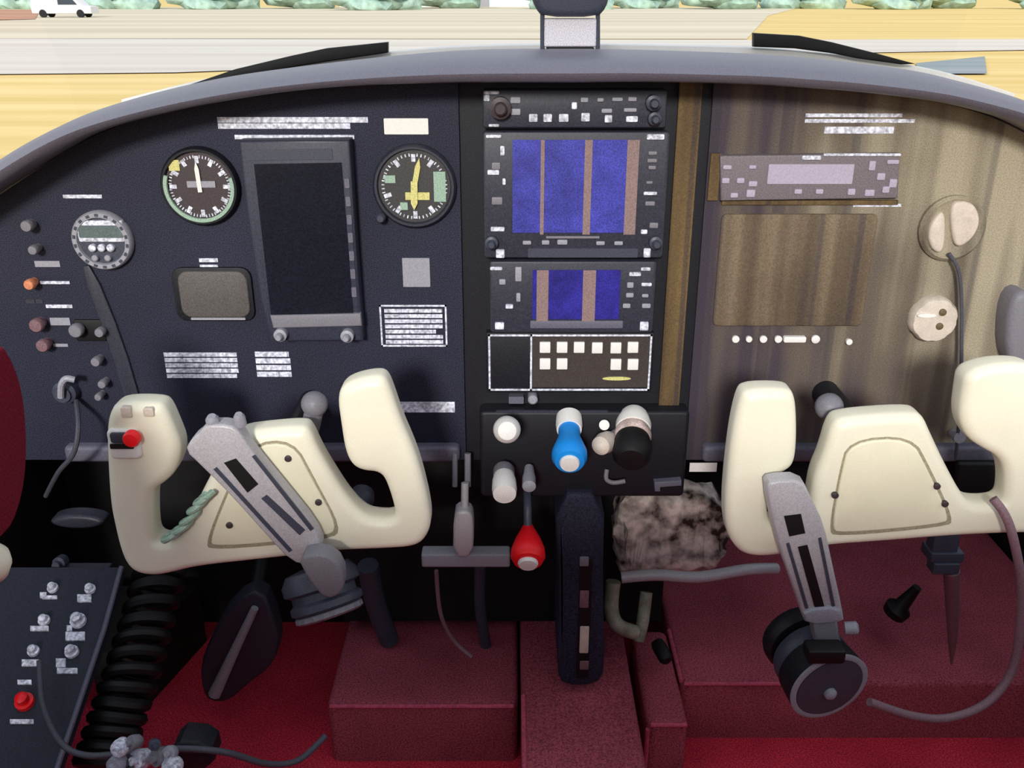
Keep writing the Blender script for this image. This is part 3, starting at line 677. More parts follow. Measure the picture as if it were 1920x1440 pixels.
def pull(name, label, A, Bp, segs, cat='control knob', shaft=None):
    # A -> B is the axis of the knob; segs: (part name, material, profile [(radius px, 0..1 along axis)])
    A = Vector(A); Bp = Vector(Bp); ax = Bp-A; L = ax.length
    t = thing(name, label, cat, A)
    for nm, m, prof in segs:
        s = mpp(960, 850, -.08); bm = B(); lathe(bm, [(r*s, h*L) for r, h in prof], A, ax, 28); obj(nm, bm, m, t)
    if shaft:
        bm = B(); tube(bm, shaft[0], shaft[1]*mpp(960, 850, -.05), 10); obj('shaft', bm, shaft[2], t)
    return t
A = at(950, 803, -.05)
pull('throttle_control', 'white round knob at the top left of the control plate', A, at(951, 808, -.085), [('knob_head', 'white', [(10, -.4), (18, -.2), (25, .2), (26, .5), (24, .8), (17, 1), (6, 1.05)])],
     shaft=([at(950, 806, -.015), A], 9, 'grey'))
A = at(1067, 790, -.03); Bp = at(1068, 866, -.10)
pull('propeller_control', 'bright blue bulbous knob with white end cap in the middle of the control plate', A, Bp,
     [('collar', 'white', [(18, -.16), (25, -.1), (26, .1), (24, .22)]), ('knob_head', 'blue', [(21, .2), (21, .42), (27, .6), (33, .78), (33, .9), (27, 1.0), (18, 1.02)]), ('end_cap', 'white', [(18, 1.0), (19, 1.03), (17, 1.07), (6, 1.08)])])
A = at(990, 990, -.055); Bp = at(990, 1053, -.10)
pull('mixture_control', 'bright red bulbous knob with white end cap below the control plate', A, Bp,
     [('knob_head', 'red', [(9, -.1), (14, .05), (25, .35), (33, .65), (34, .85), (28, 1.0), (19, 1.03)]), ('end_cap', 'white', [(19, 1.0), (20, 1.06), (17, 1.12), (5, 1.13)])],
     shaft=(catmull([at(988, 905, -.012), at(989, 945, -.045), at(990, 990, -.058)], 5), 8, 'slate'))
A = at(945, 890, -.05); Bp = at(946, 925, -.085)
pull('friction_control', 'white squarish knob straight below the white round knob', A, Bp, [('collar', 'grey', [(18, -.35), (21, -.25), (21, .1)]), ('knob_head', 'white', [(20, .1), (23, .35), (24, .8), (22, 1.05), (8, 1.1)])],
     shaft=([at(945, 880, -.018), A], 8, 'grey'))
pull('carburettor_heat_control', 'small grey-white pull knob above the bright red knob', at(992, 890, -.05), at(992, 912, -.075), [('knob_head', 'lightgrey', [(9, -.6), (11, 0), (13, .3), (13, 1), (5, 1.08)])], shaft=([at(992, 886, -.018), at(992, 890, -.05)], 6, 'grey'))
pull('primer_control', 'tiny white knob between the blue knob and the wide white dome', at(1133, 796, -.02), at(1133, 797, -.04), [('knob_head', 'white', [(9, 0), (10, .3), (10, 1), (4, 1.05)])])
pull('ball_control', 'cream ball knob right of the blue knob', at(1152, 818, -.035), at(1126, 836, -.07), [('stem', 'lightgrey', [(12, -.4), (12, .2)]), ('knob_head', 'lens', [(10, .2), (18, .4), (21, .7), (18, 1), (6, 1.15)])])
t = pull('fuel_selector', 'wide white-topped dark selector at the right end of the control plate', at(1188, 790, -.02), at(1184, 858, -.08),
     [('cap', 'white', [(24, -.22), (29, -.14), (35, .1), (34, .24)]), ('band', 'band', [(30, .22), (36, .35), (36, .45), (34, .5)]), ('body', 'deepblack', [(33, .5), (38, .7), (36, .95), (26, 1.08), (6, 1.1)])])
bm = B(); tube(bm, catmull([at(1138, 880, -.03), at(1137, 898, -.035), at(1150, 905, -.04), at(1172, 902, -.04)], 4), .0028, 8); tag(obj('wire_clip', bm, 'grey'), 'small grey wire clip under the dark selector', 'clip')
bm = B(); slab(bm, pl([(1227, 905), (1278, 901), (1278, 911), (1238, 914), (1238, 922), (1228, 922)], -.03), -.03, .012, .001); tag(obj('bracket', bm, 'rail'), 'small slate bracket right of the dark selector', 'bracket')

# flap lever and bar
t = thing('flap_lever', 'grey lever with a pale block handle standing right of the left yoke', 'lever', at(868, 1050, -.02))
for x, r in ((853, 5), (877, 6)):
    bm = B(); tube(bm, [at(x, 850, -.012), at(x, 912, -.02)], r*mpp(x, 880), 8); obj('guide_rod', bm, 'grey', t)
bm = B(); tube(bm, [at(872, 905, -.03), at(871, 975, -.04)], 7*mpp(870, 940), 10); obj('rod', bm, 'silver', t)
bm = B(); slab(bm, smooth_poly(pl([(850, 968), (862, 958), (880, 960), (888, 975), (887, 1046), (849, 1046)], -.05), 1), -.05, .025, .004); obj('handle', bm, 'silver', t)
bm = B(); slab(bm, rrect(*rc(790, 1040, 956, 1065, -.04), .003), -.04, .02, .003); obj('cross_bar', bm, 'lightgrey', t)

# pedestal
Y = -.03
t = thing('pedestal', 'tall black vertical pedestal below the blue knob with a pale strip down its front', 'pedestal', (at(1085, 1284, Y).x, Y, .12))
bm = B(); slab(bm, smooth_poly(pl([(1040, 925), (1135, 925), (1130, 1100), (1136, 1258), (1118, 1287), (1056, 1287), (1044, 1262), (1048, 1100)], Y), 1), Y, .09, .006); obj('column', bm, 'panel', t)
bm = B(); slab(bm, rrect(*rc(1084, 1050, 1107, 1272, Y-.001), .002), Y-.001, .003); obj('slot', bm, 'deepblack', t)
for y0, y1, m in ((1045, 1062, 'grey'), (1108, 1140, 'pink'), (1175, 1225, 'lens'), (1240, 1256, 'pink')):
    bm = B(); slab(bm, rrect(*rc(1087, y0, 1104, y1, Y-.002), .0015), Y-.002, .003, .0006); obj('indicator_strip', bm, m, t)

# engine-side clutter under the copilot board
bm = B(); p = smooth_poly(pl([(1165, 935), (1240, 928), (1330, 932), (1366, 960), (1370, 1040), (1340, 1078), (1240, 1085), (1170, 1100), (1150, 1020)], .08), 2)
slab(bm, p, .08, .05, .012, 4); bmesh.ops.subdivide_edges(bm, edges=bm.edges, cuts=2)
for v in bm.verts: v.co += noise.noise_vector(v.co*40)*.008+noise.noise_vector(v.co*120)*.0035
tag(obj('insulation_blanket', bm, 'foil', smooth=25), 'crumpled mottled brown and white insulation under the panel beside the pedestal', 'insulation')
bm = B(); tube(bm, catmull([at(1165, 1083, .05), at(1230, 1078, .05), at(1310, 1082, .05), at(1400, 1068, .06), at(1455, 1066, .08)], 5), 11*mpp(1300, 1075, .05), 12)
tag(obj('pipe', bm, 'silver'), 'silver pipe running level below the crumpled insulation', 'pipe')
bm = B(); tube(bm, catmull([at(1150, 1090, .06), at(1146, 1140, .05), at(1158, 1172, .04), at(1190, 1186, .05)], 5), 14*mpp(1150, 1150, .05), 12)
tag(obj('hose', bm, 'palehose'), 'pale green-grey hose beside the lower pedestal', 'hose')
bm = B(); tube(bm, catmull([at(1212, 1110, .09), at(1205, 1165, .07), at(1196, 1200, .06)], 5), 12*mpp(1200, 1150, .05), 12); tag(obj('hose', bm, 'palehose'), 'short pale hose hanging below the silver pipe', 'hose')
bm = B(); lathe(bm, [(12*mpp(1240, 1220, .05), 0), (14*mpp(1240, 1220, .05), .01), (13*mpp(1240, 1220, .05), .03), (9*mpp(1240, 1220, .05), .034)], at(1232, 1205, .06), at(1250, 1238, .03)-at(1232, 1205, .06), 18)
tag(obj('rubber_fitting', bm, 'deepblack'), 'small black rubber fitting above the small carpeted step', 'fitting')
for x0, y0, x1, y1, r, m, l in ((690, 1060, 730, 1200, 20, 'slate', 'dark slate hose hanging behind the left mount base'), (900, 1060, 912, 1215, 11, 'slate', 'dark slate cable hanging from the grey cross bar')):
    bm = B(); tube(bm, catmull([at(x0, y0, .06), at((x0+x1)/2-6, (y0+y1)/2, .08), at(x1, y1, .10)], 6), r*mpp(x0, y0, .06), 12); tag(obj('hose', bm, m), l, 'hose')
bm = B(); tube(bm, catmull([at(818, 1070, .02), at(826, 1150, .03), at(850, 1200, .04), at(885, 1232, .03)], 6), 4*mpp(830, 1150), 8); tag(obj('wire', bm, 'cord'), 'thin mauve wire curving down left of the pedestal', 'wire')
bm = B(); lathe(bm, [(22*mpp(660, 920), 0), (24*mpp(660, 920), .012), (14*mpp(660, 920), .02), (12*mpp(660, 920), .03)], at(680, 925, .0), (0, -1, -.2), 16); tag(obj('knob', bm, 'slate'), 'slate knob seen through the right opening of the left yoke', 'knob')
bm = B(); slab(bm, rrect(*rc(1788, 868, 1890, 946, -.02), .004), -.02, .08, .004); tag(obj('under_panel_box', bm, 'deepblack'), 'black box hanging under the rail between hub and horn of the right yoke', 'box')

# ------------------------------------------------------------------ copilot side instruments
Y = -.010
t = thing('radio', 'mauve grey radio with a pale lilac display on the brown board', 'radio', at(1520, 335))
bm = B(); slab(bm, pl([(1350, 292), (1688, 288), (1684, 372), (1352, 377)], Y), Y, .012, .002); obj('faceplate', bm, 'radio', t)
bm = B(); slab(bm, rrect(*rc(1440, 308, 1600, 345, Y-.001), .001), Y-.001, .002); obj('display', bm, 'radiodisp', t)
chips(t, [(1356, 310, 1372, 318), (1405, 310, 1418, 317), (1354, 334, 1368, 344), (1382, 334, 1396, 344), (1404, 340, 1420, 350), (1370, 362, 1384, 371), (1400, 356, 1416, 370), (1664, 300, 1686, 308), (1630, 302, 1642, 320), (1645, 325, 1660, 338), (1668, 336, 1682, 352), (1590, 354, 1604, 366), (1622, 356, 1640, 368), (1655, 350, 1668, 362), (1490, 355, 1504, 364), (1530, 355, 1544, 364)], Y-.002, 'radiodisp', 'key')
chips(t, [(1504, 292, 1540, 300), (1545, 288, 1690, 293)], Y-.002, 'print', 'legend')
bm = B(); slab(bm, rrect(*rc(1354, 376, 1684, 384, -.004)), -.004, .005); obj('lower_lip', bm, 'olive', t)
bm = B(); slab(bm, rrect(*rc(1330, 288, 1349, 376, -.004)), -.004, .005); obj('mounting_edge', bm, 'olive', t)

c = at(1788, 430, -.008); s = mpp(1788, 430)
t = thing('air_vent', 'round vent of two pale half discs split by a dark bar on brown board', 'vent', (c.x, 0, c.z))
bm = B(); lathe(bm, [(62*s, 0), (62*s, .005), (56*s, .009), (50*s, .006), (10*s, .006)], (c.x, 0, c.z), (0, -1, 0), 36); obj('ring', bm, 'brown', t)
bm = B(); slab(bm, smooth_poly(pl([(1772, 392), (1752, 410), (1740, 440), (1748, 470), (1768, 477), (1774, 440)], -.012), 2), -.012, .008, .003); obj('lens', bm, 'lens', t)
bm = B(); slab(bm, smooth_poly(pl([(1783, 384), (1805, 376), (1830, 384), (1840, 415), (1826, 448), (1795, 468), (1785, 440)], -.012), 2), -.012, .008, .003); obj('lens', bm, 'lens', t)
c = at(1752, 600, -.01); t = thing('vent_knob', 'round cream knob with two dark dots, low on the brown board', 'knob', (c.x, 0, c.z))
bm = B(); lathe(bm, [(46*s, 0), (46*s, .008), (42*s, .013), (20*s, .015), (4*s, .015)], (c.x, 0, c.z), (0, -1, 0), 32, wob=lambda k: 1.0 if k % 4 else .96); obj('disc', bm, 'lens', t)
for x, y in ((1768, 586), (1762, 612)):
    bm = B(); k = at(x, y, -.016); lathe(bm, [(7*s, 0), (7*s, .002), (4*s, .003)], (k.x, -.0145, k.z), (0, -1, 0), 12); obj('dot', bm, 'ventdark', t, 'dark dot')
bm = B(); slab(bm, ell(at(1738, 592, -.016).x, at(1738, 592, -.016).z, 18*s, 4*s, 16), -.016, .003); obj('grip_mark', bm, 'white', t)
bm = B(); tube(bm, catmull([at(1779, 475, -.012), at(1800, 520, -.015), at(1803, 640, -.016), at(1800, 760, -.018), at(1792, 860, -.02)], 6), 3.5*mpp(1800, 600), 8)
tag(obj('hanging_wire', bm, 'greycord'), 'thin dark wire hanging from the split vent down the brown board', 'wire')
bm = B(); lathe(bm, [(9*s, 0), (9*s, .01), (12*s, .012), (12*s, .02)], at(1786, 812, -.002), (0, -1, .15), 14); tag(obj('socket', bm, 'lightgrey'), 'small grey socket right of the right yoke hub', 'socket')
bm = B(); slab(bm, smooth_poly(pl([(1892, 560), (1935, 540), (1960, 620), (1950, 700), (1886, 690)], -.03), 2), -.03, .03, .008); tag(obj('side_bracket', bm, 'grey'), 'grey rounded bracket at the right edge of the panel above the right yoke', 'bracket')

# ------------------------------------------------------------------ control yokes
def yoke(label, Y, outline, cover, hub, screws, colx):
    c = at(*hub, Y); t = thing('control_yoke', label, 'yoke', c)
    bm = B(); soft_slab(bm, smooth_poly(pl(outline, Y), 2), Y, .036, .0112, 6); obj('wheel', bm, 'cream', t, smooth=60)
    bm = B(); slab(bm, smooth_poly(pl(cover, Y-.003), 2), Y-.003, .008, .002); hc = obj('hub_cover', bm, 'creamplate', t)
    cx = sum(p[0] for p in cover)/len(cover); cy = sum(p[1] for p in cover)/len(cover)
    big = smooth_poly(pl([(cx+(x-cx)*1.06, cy+(y-cy)*1.06) for x, y in cover], Y-.0006), 2)
    bm = B(); slab(bm, big, Y-.0006, .004); obj('cover_groove', bm, 'groove', hc)
    for x, y in screws:
        k = at(x, y, Y-.004); bm = B(); lathe(bm, [(.0035, 0), (.0035, .003), (.002, .0036)], (k.x, Y-.002, k.z), (0, -1, 0), 12); obj('screw', bm, 'gaugeface', hc)
    cc = at(*colx, Y); bm = B(); tube(bm, [(cc.x, Y+.03, cc.z), (cc.x, -.001, cc.z)], .016, 20); obj('column_shaft', bm, 'black', t)
    return t
YL = -.20
Lout = [(213, 758), (293, 758), (308, 770), (325, 810), (337, 840), (334, 868), (322, 895), (303, 912), (284, 924), (283, 960), (285, 1005), (292, 1020), (312, 1020), (335, 1000), (360, 960), (377, 923), (400, 880), (425, 835), (445, 815), (500, 808), (563, 803), (578, 810), (595, 850), (625, 900), (650, 938), (675, 965), (695, 976), (740, 977), (738, 955), (722, 905), (708, 890), (680, 889), (658, 878), (645, 852), (637, 800), (630, 750), (640, 727), (665, 715), (700, 708), (720, 710), (731, 732), (750, 790), (773, 842), (788, 885), (803, 947), (808, 985), (800, 1012), (780, 1031), (720, 1035), (633, 1038), (533, 1050), (467, 1057), (367, 1068), (320, 1080), (287, 1086), (253, 1081), (233, 1064), (220, 1032), (209, 985), (202, 950), (197, 880), (195, 810), (200, 780)]
yl = yoke('cream control yoke with the red button and switch on its left horn', YL, Lout, [(468, 838), (548, 830), (585, 900), (634, 990), (612, 1008), (400, 1028), (393, 1012), (425, 930)], (520, 930), [(597, 942), (540, 860), (430, 985)], (515, 900))
# switch on the left horn
bm = B(); slab(bm, rrect(*rc(202, 806, 262, 862, YL-.004), .006), YL-.004, .012, .003); sw = obj('switch_housing', bm, 'white', yl, 'white switch housing')
bm = B(); slab(bm, rrect(*rc(206, 812, 246, 832, YL-.006), .003), YL-.006, .004, .001); obj('slider', bm, 'slate', sw)
bm = B(); slab(bm, rrect(*rc(206, 833, 250, 842, YL-.0055), .001), YL-.0055, .004); obj('slot', bm, 'deepblack', sw)
k = at(244, 826, YL-.012); bm = B(); lathe(bm, [(.0085, 0), (.0085, .006), (.007, .0085), (.002, .009)], (k.x, YL-.004, k.z), (0, -1, 0), 20); obj('push_button', bm, 'red', yl, 'red push button')
bm = B(); slab(bm, rrect(*rc(226, 764, 246, 784, YL-.002), .002), YL-.002, .006, .001); slab(bm, rrect(*rc(268, 766, 288, 782, YL-.002), .002), YL-.002, .006, .001); obj('trim_switch', bm, 'lens', yl)

YR = -.20
Rout = [(1400, 733), (1480, 732), (1494, 744), (1498, 790), (1497, 850), (1490, 880), (1467, 893), (1450, 906), (1443, 940), (1442, 975), (1455, 988), (1505, 985), (1520, 960), (1524, 930), (1530, 895), (1547, 857), (1563, 800), (1582, 786), (1717, 776), (1737, 786), (1748, 812), (1780, 880), (1813, 940), (1835, 950), (1882, 948), (1889, 935), (1890, 890), (1878, 862), (1845, 845), (1818, 826), (1803, 790), (1810, 735), (1815, 706), (1847, 690), (1897, 683), (1945, 688), (1975, 720), (1990, 800), (2005, 900), (2012, 960), (2000, 995), (1950, 1005), (1880, 1006), (1780, 1011), (1647, 1022), (1553, 1028), (1500, 1040), (1440, 1050), (1400, 1047), (1380, 1032), (1365, 1005), (1361, 960), (1366, 890), (1376, 810), (1388, 755)]
yr = yoke('cream control yoke in front of the brown board, cut by the right frame edge', YR, Rout, [(1594, 830), (1708, 822), (1740, 880), (1782, 972), (1768, 984), (1572, 1002), (1560, 990), (1578, 890)], (1660, 910), [(1757, 912), (1566, 929), (1772, 945)], (1660, 880))

cp = catmull([at(312, 1010, YL-.004), at(345, 985, YL-.004), at(372, 945, YL-.004), at(392, 925, YL-.002)], 30)
cpts = [p+Vector((math.cos(2*math.pi*6*i/len(cp)), math.sin(2*math.pi*6*i/len(cp)), .6*math.cos(2*math.pi*6*i/len(cp))))*.007 for i, p in enumerate(cp)]
bm = B(); tube(bm, cpts, .0032, 8); tag(obj('spiral_cord', bm, 'mint'), 'short pale spiral cord in the left opening of the left yoke', 'cord')
# grey clamps behind the hubs
def clamp(label, pts, ball, rb, Y):
    t = thing('clamp_knob', label, 'clamp', at(*ball, Y))
    bm = B(); tube(bm, catmull([at(x, y, Y) for x, y in pts], 5), rb*.72*mpp(*ball, Y), 14); obj('stem', bm, 'grey', t)
    k = at(*ball, Y); R = rb*mpp(*ball, Y); bm = B(); lathe(bm, [(R*.4, -R*.9), (R*.8, -R*.65), (R, -R*.1), (R*.95, R*.4), (R*.5, R*.85), (R*.1, R*.95)], k, (0, -.8, .6), 22); obj('knob', bm, 'grey', t)
clamp('grey clamp knob on a bent stem behind the left yoke hub', [(590, 765), (582, 800), (572, 832), (566, 850)], (590, 758), 25, YL+.055)
clamp('grey clamp knob leaning left behind the right yoke hub', [(1556, 770), (1574, 796), (1590, 815)], (1554, 763), 26, YR+.055)

# mounts clipped on the yokes
def arm(label, Y, poly, slots, cap=None, m='silver'):
    t = thing('mount_arm', label, 'device mount', at(*poly[0], Y))
    bm = B(); slab(bm, smooth_poly(pl(poly, Y), 1), Y, .018, .003); obj('arm_plate', bm, m, t)
    for pts, mm in slots:
        bm = B(); slab(bm, pl(pts, Y-.0008), Y-.0008, .002); obj('slot' if mm != 'lightgrey' else 'rib', bm, mm, t)
    if cap:
        bm = B(); slab(bm, smooth_poly(pl(cap, Y-.004), 1), Y-.004, .024, .003); obj('end_cap', bm, 'lightgrey', t)
    return t
Ym = YL-.025
t = arm('grey slotted mount arm slanting across the left yoke to a black base', Ym, [(346, 846), (358, 824), (374, 812), (384, 797), (430, 797), (448, 810), (470, 846), (535, 925), (588, 990), (606, 1032), (582, 1062), (545, 1054), (500, 1006), (432, 930), (376, 874)],
        [([(420, 868), (442, 860), (484, 908), (464, 924)], 'deepblack'), ([(400, 880), (406, 876), (548, 1032), (542, 1036)], 'slate'), ([(490, 935), (500, 928), (572, 994), (562, 1004)], 'slate'), ([(472, 856), (478, 854), (588, 992), (582, 996)], 'slate')])
for x, y, r in ((402, 800, 13), (452, 796, 11)):
    k = at(x, y, Ym+.01); R = r*mpp(x, y, Ym); bm = B(); lathe(bm, [(R, 0), (R, .010), (R*.6, .014)], k, (0, -.3, 1), 14); obj('clamp_screw', bm, 'lightgrey', t)
bm = B(); slab(bm, smooth_poly(pl([(556, 1046), (608, 1036), (640, 1062), (646, 1112), (610, 1128), (578, 1090)], Ym-.022), 1), Ym-.022, .02, .004); obj('neck', bm, 'grey', t)
c = at(604, 1100, Ym+.018); ax = Vector((.30, -.45, -.84)); s = mpp(604, 1092, Ym)
bm = B(); lathe(bm, [(30*s, -42*s), (62*s, -36*s), (74*s, -18*s), (74*s, 0), (62*s, 6*s), (62*s, 20*s), (70*s, 26*s), (70*s, 38*s), (58*s, 46*s)], c, ax, 32); obj('base', bm, 'slate', t, 'dark round base')
bm = B(); lathe(bm, [(64*s, 44*s), (66*s, 46*s), (66*s, 54*s), (60*s, 58*s), (20*s, 58*s)], c, ax, 40, wob=lambda k: 1 if k % 2 else .95); obj('toothed_rim', bm, 'grey', t)

Ym = YR-.025
t = arm('grey slotted mount arm hanging on the right yoke with a big round black base', Ym, [(1436, 915), (1446, 902), (1505, 900), (1522, 935), (1546, 985), (1562, 1060), (1580, 1142), (1584, 1170), (1512, 1172), (1504, 1148), (1480, 1080), (1456, 1010)],
        [([(1470, 968), (1502, 964), (1510, 1000), (1480, 1006)], 'deepblack'), ([(1496, 1026), (1514, 1022), (1546, 1138), (1528, 1140)], 'deepblack'), ([(1474, 1020), (1480, 1018), (1516, 1140), (1510, 1142)], 'slate'), ([(1534, 1010), (1540, 1008), (1566, 1136), (1560, 1138)], 'slate')],
        cap=[(1506, 1144), (1576, 1138), (1582, 1168), (1512, 1174)])
bm = B(); slab(bm, pl([(1524, 1168), (1570, 1164), (1582, 1228), (1536, 1234)], Ym-.002), Ym-.002, .02, .003); obj('neck', bm, 'grey', t)
k = at(1584, 1178, Ym); bm = B(); lathe(bm, [(.007, 0), (.007, .012), (.004, .014)], k, (1, -.2, .2), 14); obj('clamp_screw', bm, 'lightgrey', t)
c = at(1552, 1284, Ym-.01); s = mpp(1552, 1284, Ym-.01); ax = Vector((.30, -.86, -.40))
d0 = (at(1552, 1284, Ym-.01)-at(1494, 1196, Ym+.055)); ax = d0.normalized(); L = d0.length
axf = Vector((.22, -.90, -.10)).normalized()
for k, (f, r) in enumerate(((0, 70), (.42, 72))):
    bm = B(); cc = at(1494, 1196, Ym+.055)+d0*f; lathe(bm, [(r*.6*s, -22*s), (r*.94*s, -16*s), (r*s, -4*s), (r*s, 10*s), (r*.92*s, 18*s), (r*.6*s, 20*s)], cc, axf, 36); obj('base_ring', bm, 'slate' if k else 'black', t)
bm = B(); lathe(bm, [(50*s, -60*s), (74*s, -50*s), (77*s, -20*s), (78*s, 0), (74*s, 4*s), (10*s, 4*s)], c, axf, 40); obj('base', bm, 'black', t, 'big black round base')
bm = B()
lathe(bm, [(78*s, 2*s), (79*s, 6*s), (74*s, 8*s), (68*s, 7*s), (67*s, 3*s)], c, axf, 44); obj('rim', bm, 'lightgrey', t, 'pale rim')  # lighter ring round the front edge of the base
bm = B(); lathe(bm, [(67*s, 0), (67*s, 8*s), (40*s, 10*s), (5*s, 10*s)], c, axf, 40); obj('face_disc', bm, 'slate', t)
cc = c+axf*9*s; bm = B(); lathe(bm, [(12*s, 0), (12*s, 6*s), (7*s, 11*s), (2*s, 12*s)], cc+Vector((0, 0, -10*s)), axf, 16); obj('centre_bolt', bm, 'lightgrey', t)
bm = B(); slab(bm, rrect(*rc(1516, 1222, 1586, 1246, Ym-.03), .003), Ym-.03, .02, .002); obj('clip', bm, 'deepblack', t)

# microphone cord of the right yoke
bm = B(); tube(bm, catmull([at(1862, 935, YR-.005), at(1884, 965, YR-.012), at(1900, 1010, YR-.015), at(1914, 1090, YR-.01), at(1912, 1180, YR-.01), at(1896, 1260, YR-.01), at(1850, 1318, YR-.02), at(1780, 1346, YR-.03), at(1710, 1342, YR-.04), at(1630, 1316, YR-.05)], 7), 8*mpp(1800, 1200, YR), 10)
tag(obj('microphone_cord', bm, 'cord'), 'mauve-grey cord looping from the right yoke down to the round mount base', 'cord')

# rod under the right yoke
t = thing('hanging_rod', 'slim tapered steel rod hanging in a bracket below the right yoke hub', 'rod', at(1775, 1050, .0))
bm = B(); slab(bm, rrect(*rc(1745, 1038, 1808, 1056, -.0), .002), 0, .03, .002); slab(bm, rrect(*rc(1750, 1058, 1800, 1078, -.004), .002), -.004, .02, .002); slab(bm, rrect(*rc(1752, 990, 1800, 1040, .004), .002), .004, .02, .002); obj('bracket', bm, 'slate', t)
bm = B(); tube(bm, [at(1784, 1070, .004), at(1786, 1150, .02), at(1786, 1200, .03), at(1784, 1245, .04)], [15*mpp(1785, 1100), 12*mpp(1785, 1100), 9*mpp(1785, 1100), 2*mpp(1785, 1100)], 12); obj('rod', bm, 'pink', t)
c = at(1676, 1150, .12); bm = B(); lathe(bm, [(22*mpp(1676, 1150, .12), 0), (24*mpp(1676, 1150, .12), .012), (14*mpp(1676, 1150, .12), .02), (8*mpp(1676, 1150, .12), .06)], c, (.35, -.2, .9), 18); tag(obj('rubber_stop', bm, 'deepblack'), 'small black rubber knob on a stalk in the right footwell', 'stop')

# rudder pedal
t = thing('rudder_pedal', 'dark rudder pedal with a pale edge on the bright red left footwell carpet', 'pedal', at(440, 1310, .06))
mt = Matrix.Identity(4)
bm = B(); slab(bm, smooth_poly(pl([(374, 1250), (392, 1200), (432, 1130), (490, 1100), (520, 1180), (522, 1220), (505, 1255), (470, 1280), (428, 1318), (392, 1318), (378, 1296)], .05), 1), .05, .03, .006); obj('pad', bm, 'bezel', t)
bm = B(); tube(bm, [at(478, 1140, .044), at(440, 1220, .044), at(402, 1302, .044)], [7*mpp(440, 1220, .05), 9*mpp(440, 1220, .05), 12*mpp(440, 1220, .05)], 10); obj('edge_strip', bm, 'lightgrey', t, 'pale metal edge')
bm = B(); tube(bm, [at(480, 1120, .09), at(500, 1000, .16)], .011, 12); obj('pedal_arm', bm, 'black', t)

# ------------------------------------------------------------------ lower left: side console, coiled cord, door
p0, p1, p2 = at(0, 1060, -.06), at(228, 1060, -.06), at(96, 1470, -.30); pn = (p1-p0).cross(p2-p0).normalized()
def cs(px, py): d = ray(px, py); return CAM+d*((p0-CAM).dot(pn)/d.dot(pn))
t = thing('side_console', 'navy slanted side console with rows of pale switches at the lower left', 'side console', cs(60, 1440))
o3 = [cs(-90, 1064), cs(228, 1064), cs(196, 1180), cs(152, 1310), cs(96, 1475), cs(-90, 1475)]
nrm = (o3[1]-o3[0]).cross(o3[0]-o3[-1]).normalized()
if nrm.y > 0: nrm = -nrm
bm = B(); f = [bm.verts.new(p) for p in o3]; b_ = [bm.verts.new(p-nrm*.015) for p in o3]
bm.faces.new(f); bm.faces.new(b_[::-1])
for i in range(6): bm.faces.new((f[i], f[(i+1) % 6], b_[(i+1) % 6], b_[i]))
obj('panel_plate', bm, 'console', t)
bm = B(); tube(bm, [p+nrm*.001 for p in o3[1:5]], .003, 8); obj('edge_line', bm, 'rail', t)
def knob3(px, py, r, m, name='switch_knob', lab=None):
    p = cs(px, py); R = r*mpp(px, py, p.y); bm = B(); lathe(bm, [(R*.9, 0), (R*.9, R*.5), (R*.6, R*.55), (R*.6, R*1.3), (R*.3, R*1.5)], p, nrm, 14); obj(name, bm, m, t, lab)
def tab3(x0, y0, x1, y1, m, name='switch_legend'):
    bm = B(); q = [cs(x0, y0), cs(x1, y0), cs(x1, y1), cs(x0, y1)]; a = [bm.verts.new(p+nrm*.0022) for p in q]; b2 = [bm.verts.new(p-nrm*.001) for p in q]
    bm.faces.new(a); bm.faces.new(b2[::-1])
    for i in range(4): bm.faces.new((a[i], a[(i+1) % 4], b2[(i+1) % 4], b2[i]))
    obj(name, bm, m, t)
for x, y, r in ((100, 1104, 11), (170, 1106, 11), (84, 1165, 12), (148, 1166, 16), (64, 1222, 12), (136, 1224, 14)): knob3(x, y, r, 'print', lab='pale grey switch knob')
for a in ((76, 1112, 88, 1122), (146, 1116, 172, 1130), (80, 1118, 108, 1124), (58, 1175, 92, 1184), (124, 1186, 160, 1202), (126, 1174, 136, 1184), (42, 1238, 74, 1250), (106, 1236, 124, 1252), (108, 1254, 146, 1264), (34, 1276, 60, 1284), (20, 1350, 64, 1358)): tab3(*a, 'print')
knob3(48, 1318, 19, 'red', 'push_button', 'red push button')
bm = B(); slab(bm, ell(at(143, 980, -.05).x, at(143, 980, -.05).z, 50*mpp(143, 980, -.05), 15*mpp(143, 980, -.05), 28), -.05, .02, .005); tag(obj('side_lever', bm, 'bezel'), 'dark grey oval lever below the outer left of the panel, left of the left yoke', 'lever')
bm = B(); R = 12*mpp(118, 1050, -.05); lathe(bm, [(R, 0), (R, .012), (R*.6, .014), (R*.6, .02)], at(118, 1050, -.04), (0, -1, .2), 16); obj('side_knob', bm, 'slate', t)
bm = B(); slab(bm, rrect(*rc(95, 1064, 205, 1070, -.052), .001), -.052, .01); tag(obj('console_ledge', bm, 'bezel'), 'thin dark ledge along the top of the side console', 'ledge')

# coiled cord
path = catmull([at(300, 1075, -.04), at(275, 1170, -.10), at(245, 1270, -.16), at(215, 1360, -.20), at(190, 1440, -.235)], 60)
n = len(path); turns = 13; pts = []
for i, p in enumerate(path):
    d = (path[min(i+1, n-1)]-path[max(i-1, 0)]).normalized(); u = Vector((1, 0, 0)); u = (u-d*u.dot(d)).normalized(); v = d.cross(u)
    a = 2*math.pi*turns*i/n; pts.append(p+(u*math.cos(a)+v*math.sin(a)*.7)*.027)
bm = B(); tube(bm, pts, .0078, 8); tag(obj('coiled_cord', bm, 'deepblack'), 'thick black coiled cord running down beside the side console', 'cord')
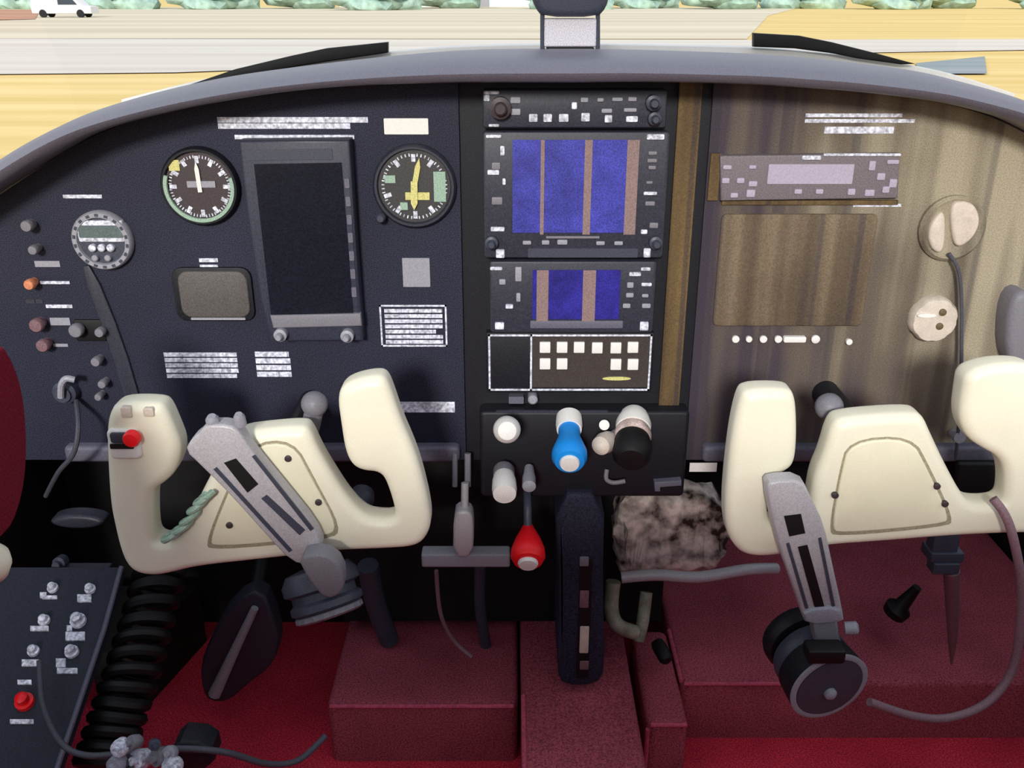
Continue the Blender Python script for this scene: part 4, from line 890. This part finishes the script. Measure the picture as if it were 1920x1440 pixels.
# loose cord and plug cluster
bm = B(); tube(bm, catmull([at(74, 1240, -.20), at(80, 1320, -.25), at(112, 1390, -.30), at(160, 1416, -.315), at(240, 1412, -.32), at(330, 1404, -.333), at(420, 1410, -.325), at(500, 1432, -.30), at(560, 1425, -.28), at(610, 1380, -.25)], 7), 6*mpp(200, 1400, -.3), 10)
tag(obj('loose_cord', bm, 'greycord'), 'dark grey loose cord from the side console across the bottom left', 'cord')
t = thing('plug_cluster', 'cluster of grey-white plugs at the bottom left below the coiled cord', 'plug', at(270, 1440, -.31))
rnd = random.Random(9)
for i, (x, y, r, m) in enumerate(((225, 1402, 16, 'print'), (250, 1392, 14, 'grey'), (262, 1424, 19, 'print'), (298, 1420, 17, 'grey'), (318, 1412, 14, 'lightgrey'), (218, 1434, 17, 'lightgrey'), (290, 1396, 11, 'slate'), (244, 1430, 15, 'slate'), (322, 1436, 17, 'print'))):
    p = at(x, y, -.352+rnd.uniform(-.006, .006)); R = r*mpp(x, y, -.32); ax = (rnd.uniform(-.6, .6), -.8, rnd.uniform(.1, .8)); bm = B()
    lathe(bm, [(R*.5, -R*1.2), (R*.9, -R*.8), (R, 0), (R*.9, R*.5), (R*.45, R*.55), (R*.4, R*1.0)], p, ax, 14); obj('plug', bm, m, t)
bm = B(); slab(bm, smooth_poly(pl([(318, 1392), (392, 1398), (402, 1444), (330, 1452)], -.315), 1), -.315, .03, .006); obj('plug_block', bm, 'black', t)

# red door panel at left edge
Xd = at(51, 800, -.32).x
def yz(px, py): d = ray(px, py); p = CAM + d*((Xd-CAM.x)/d.x); return (p.y, p.z)
edge = [yz(4, 640), yz(28, 680), yz(44, 730), yz(52, 800), yz(52, 870), yz(44, 930), yz(26, 985), yz(2, 1010)]
poly = [(-1.25, edge[0][1]+.02)]+edge+[(-1.25, edge[-1][1]-.02)]
mt = Matrix(((0, -1, 0, 0), (1, 0, 0, 0), (0, 0, 1, 0), (0, 0, 0, 1)))
bm = B(); slab(bm, smooth_poly(poly, 1), -Xd, .05, .004, mtx=mt)
tag(obj('door_panel', bm, 'redfab'), 'dark crimson fabric door panel with a rounded end at the left edge', 'door panel')
bm = B(); c = at(-22, 1055, -.40); s = mpp(0, 1055, -.4)
lathe(bm, [(8*s, -42*s), (26*s, -34*s), (38*s, -12*s), (40*s, 8*s), (30*s, 30*s), (8*s, 40*s)], c, (.0, -.3, 1), 24)
tag(obj('door_handle', bm, 'cream'), 'cream rounded handle at the left edge below the crimson door panel', 'handle')
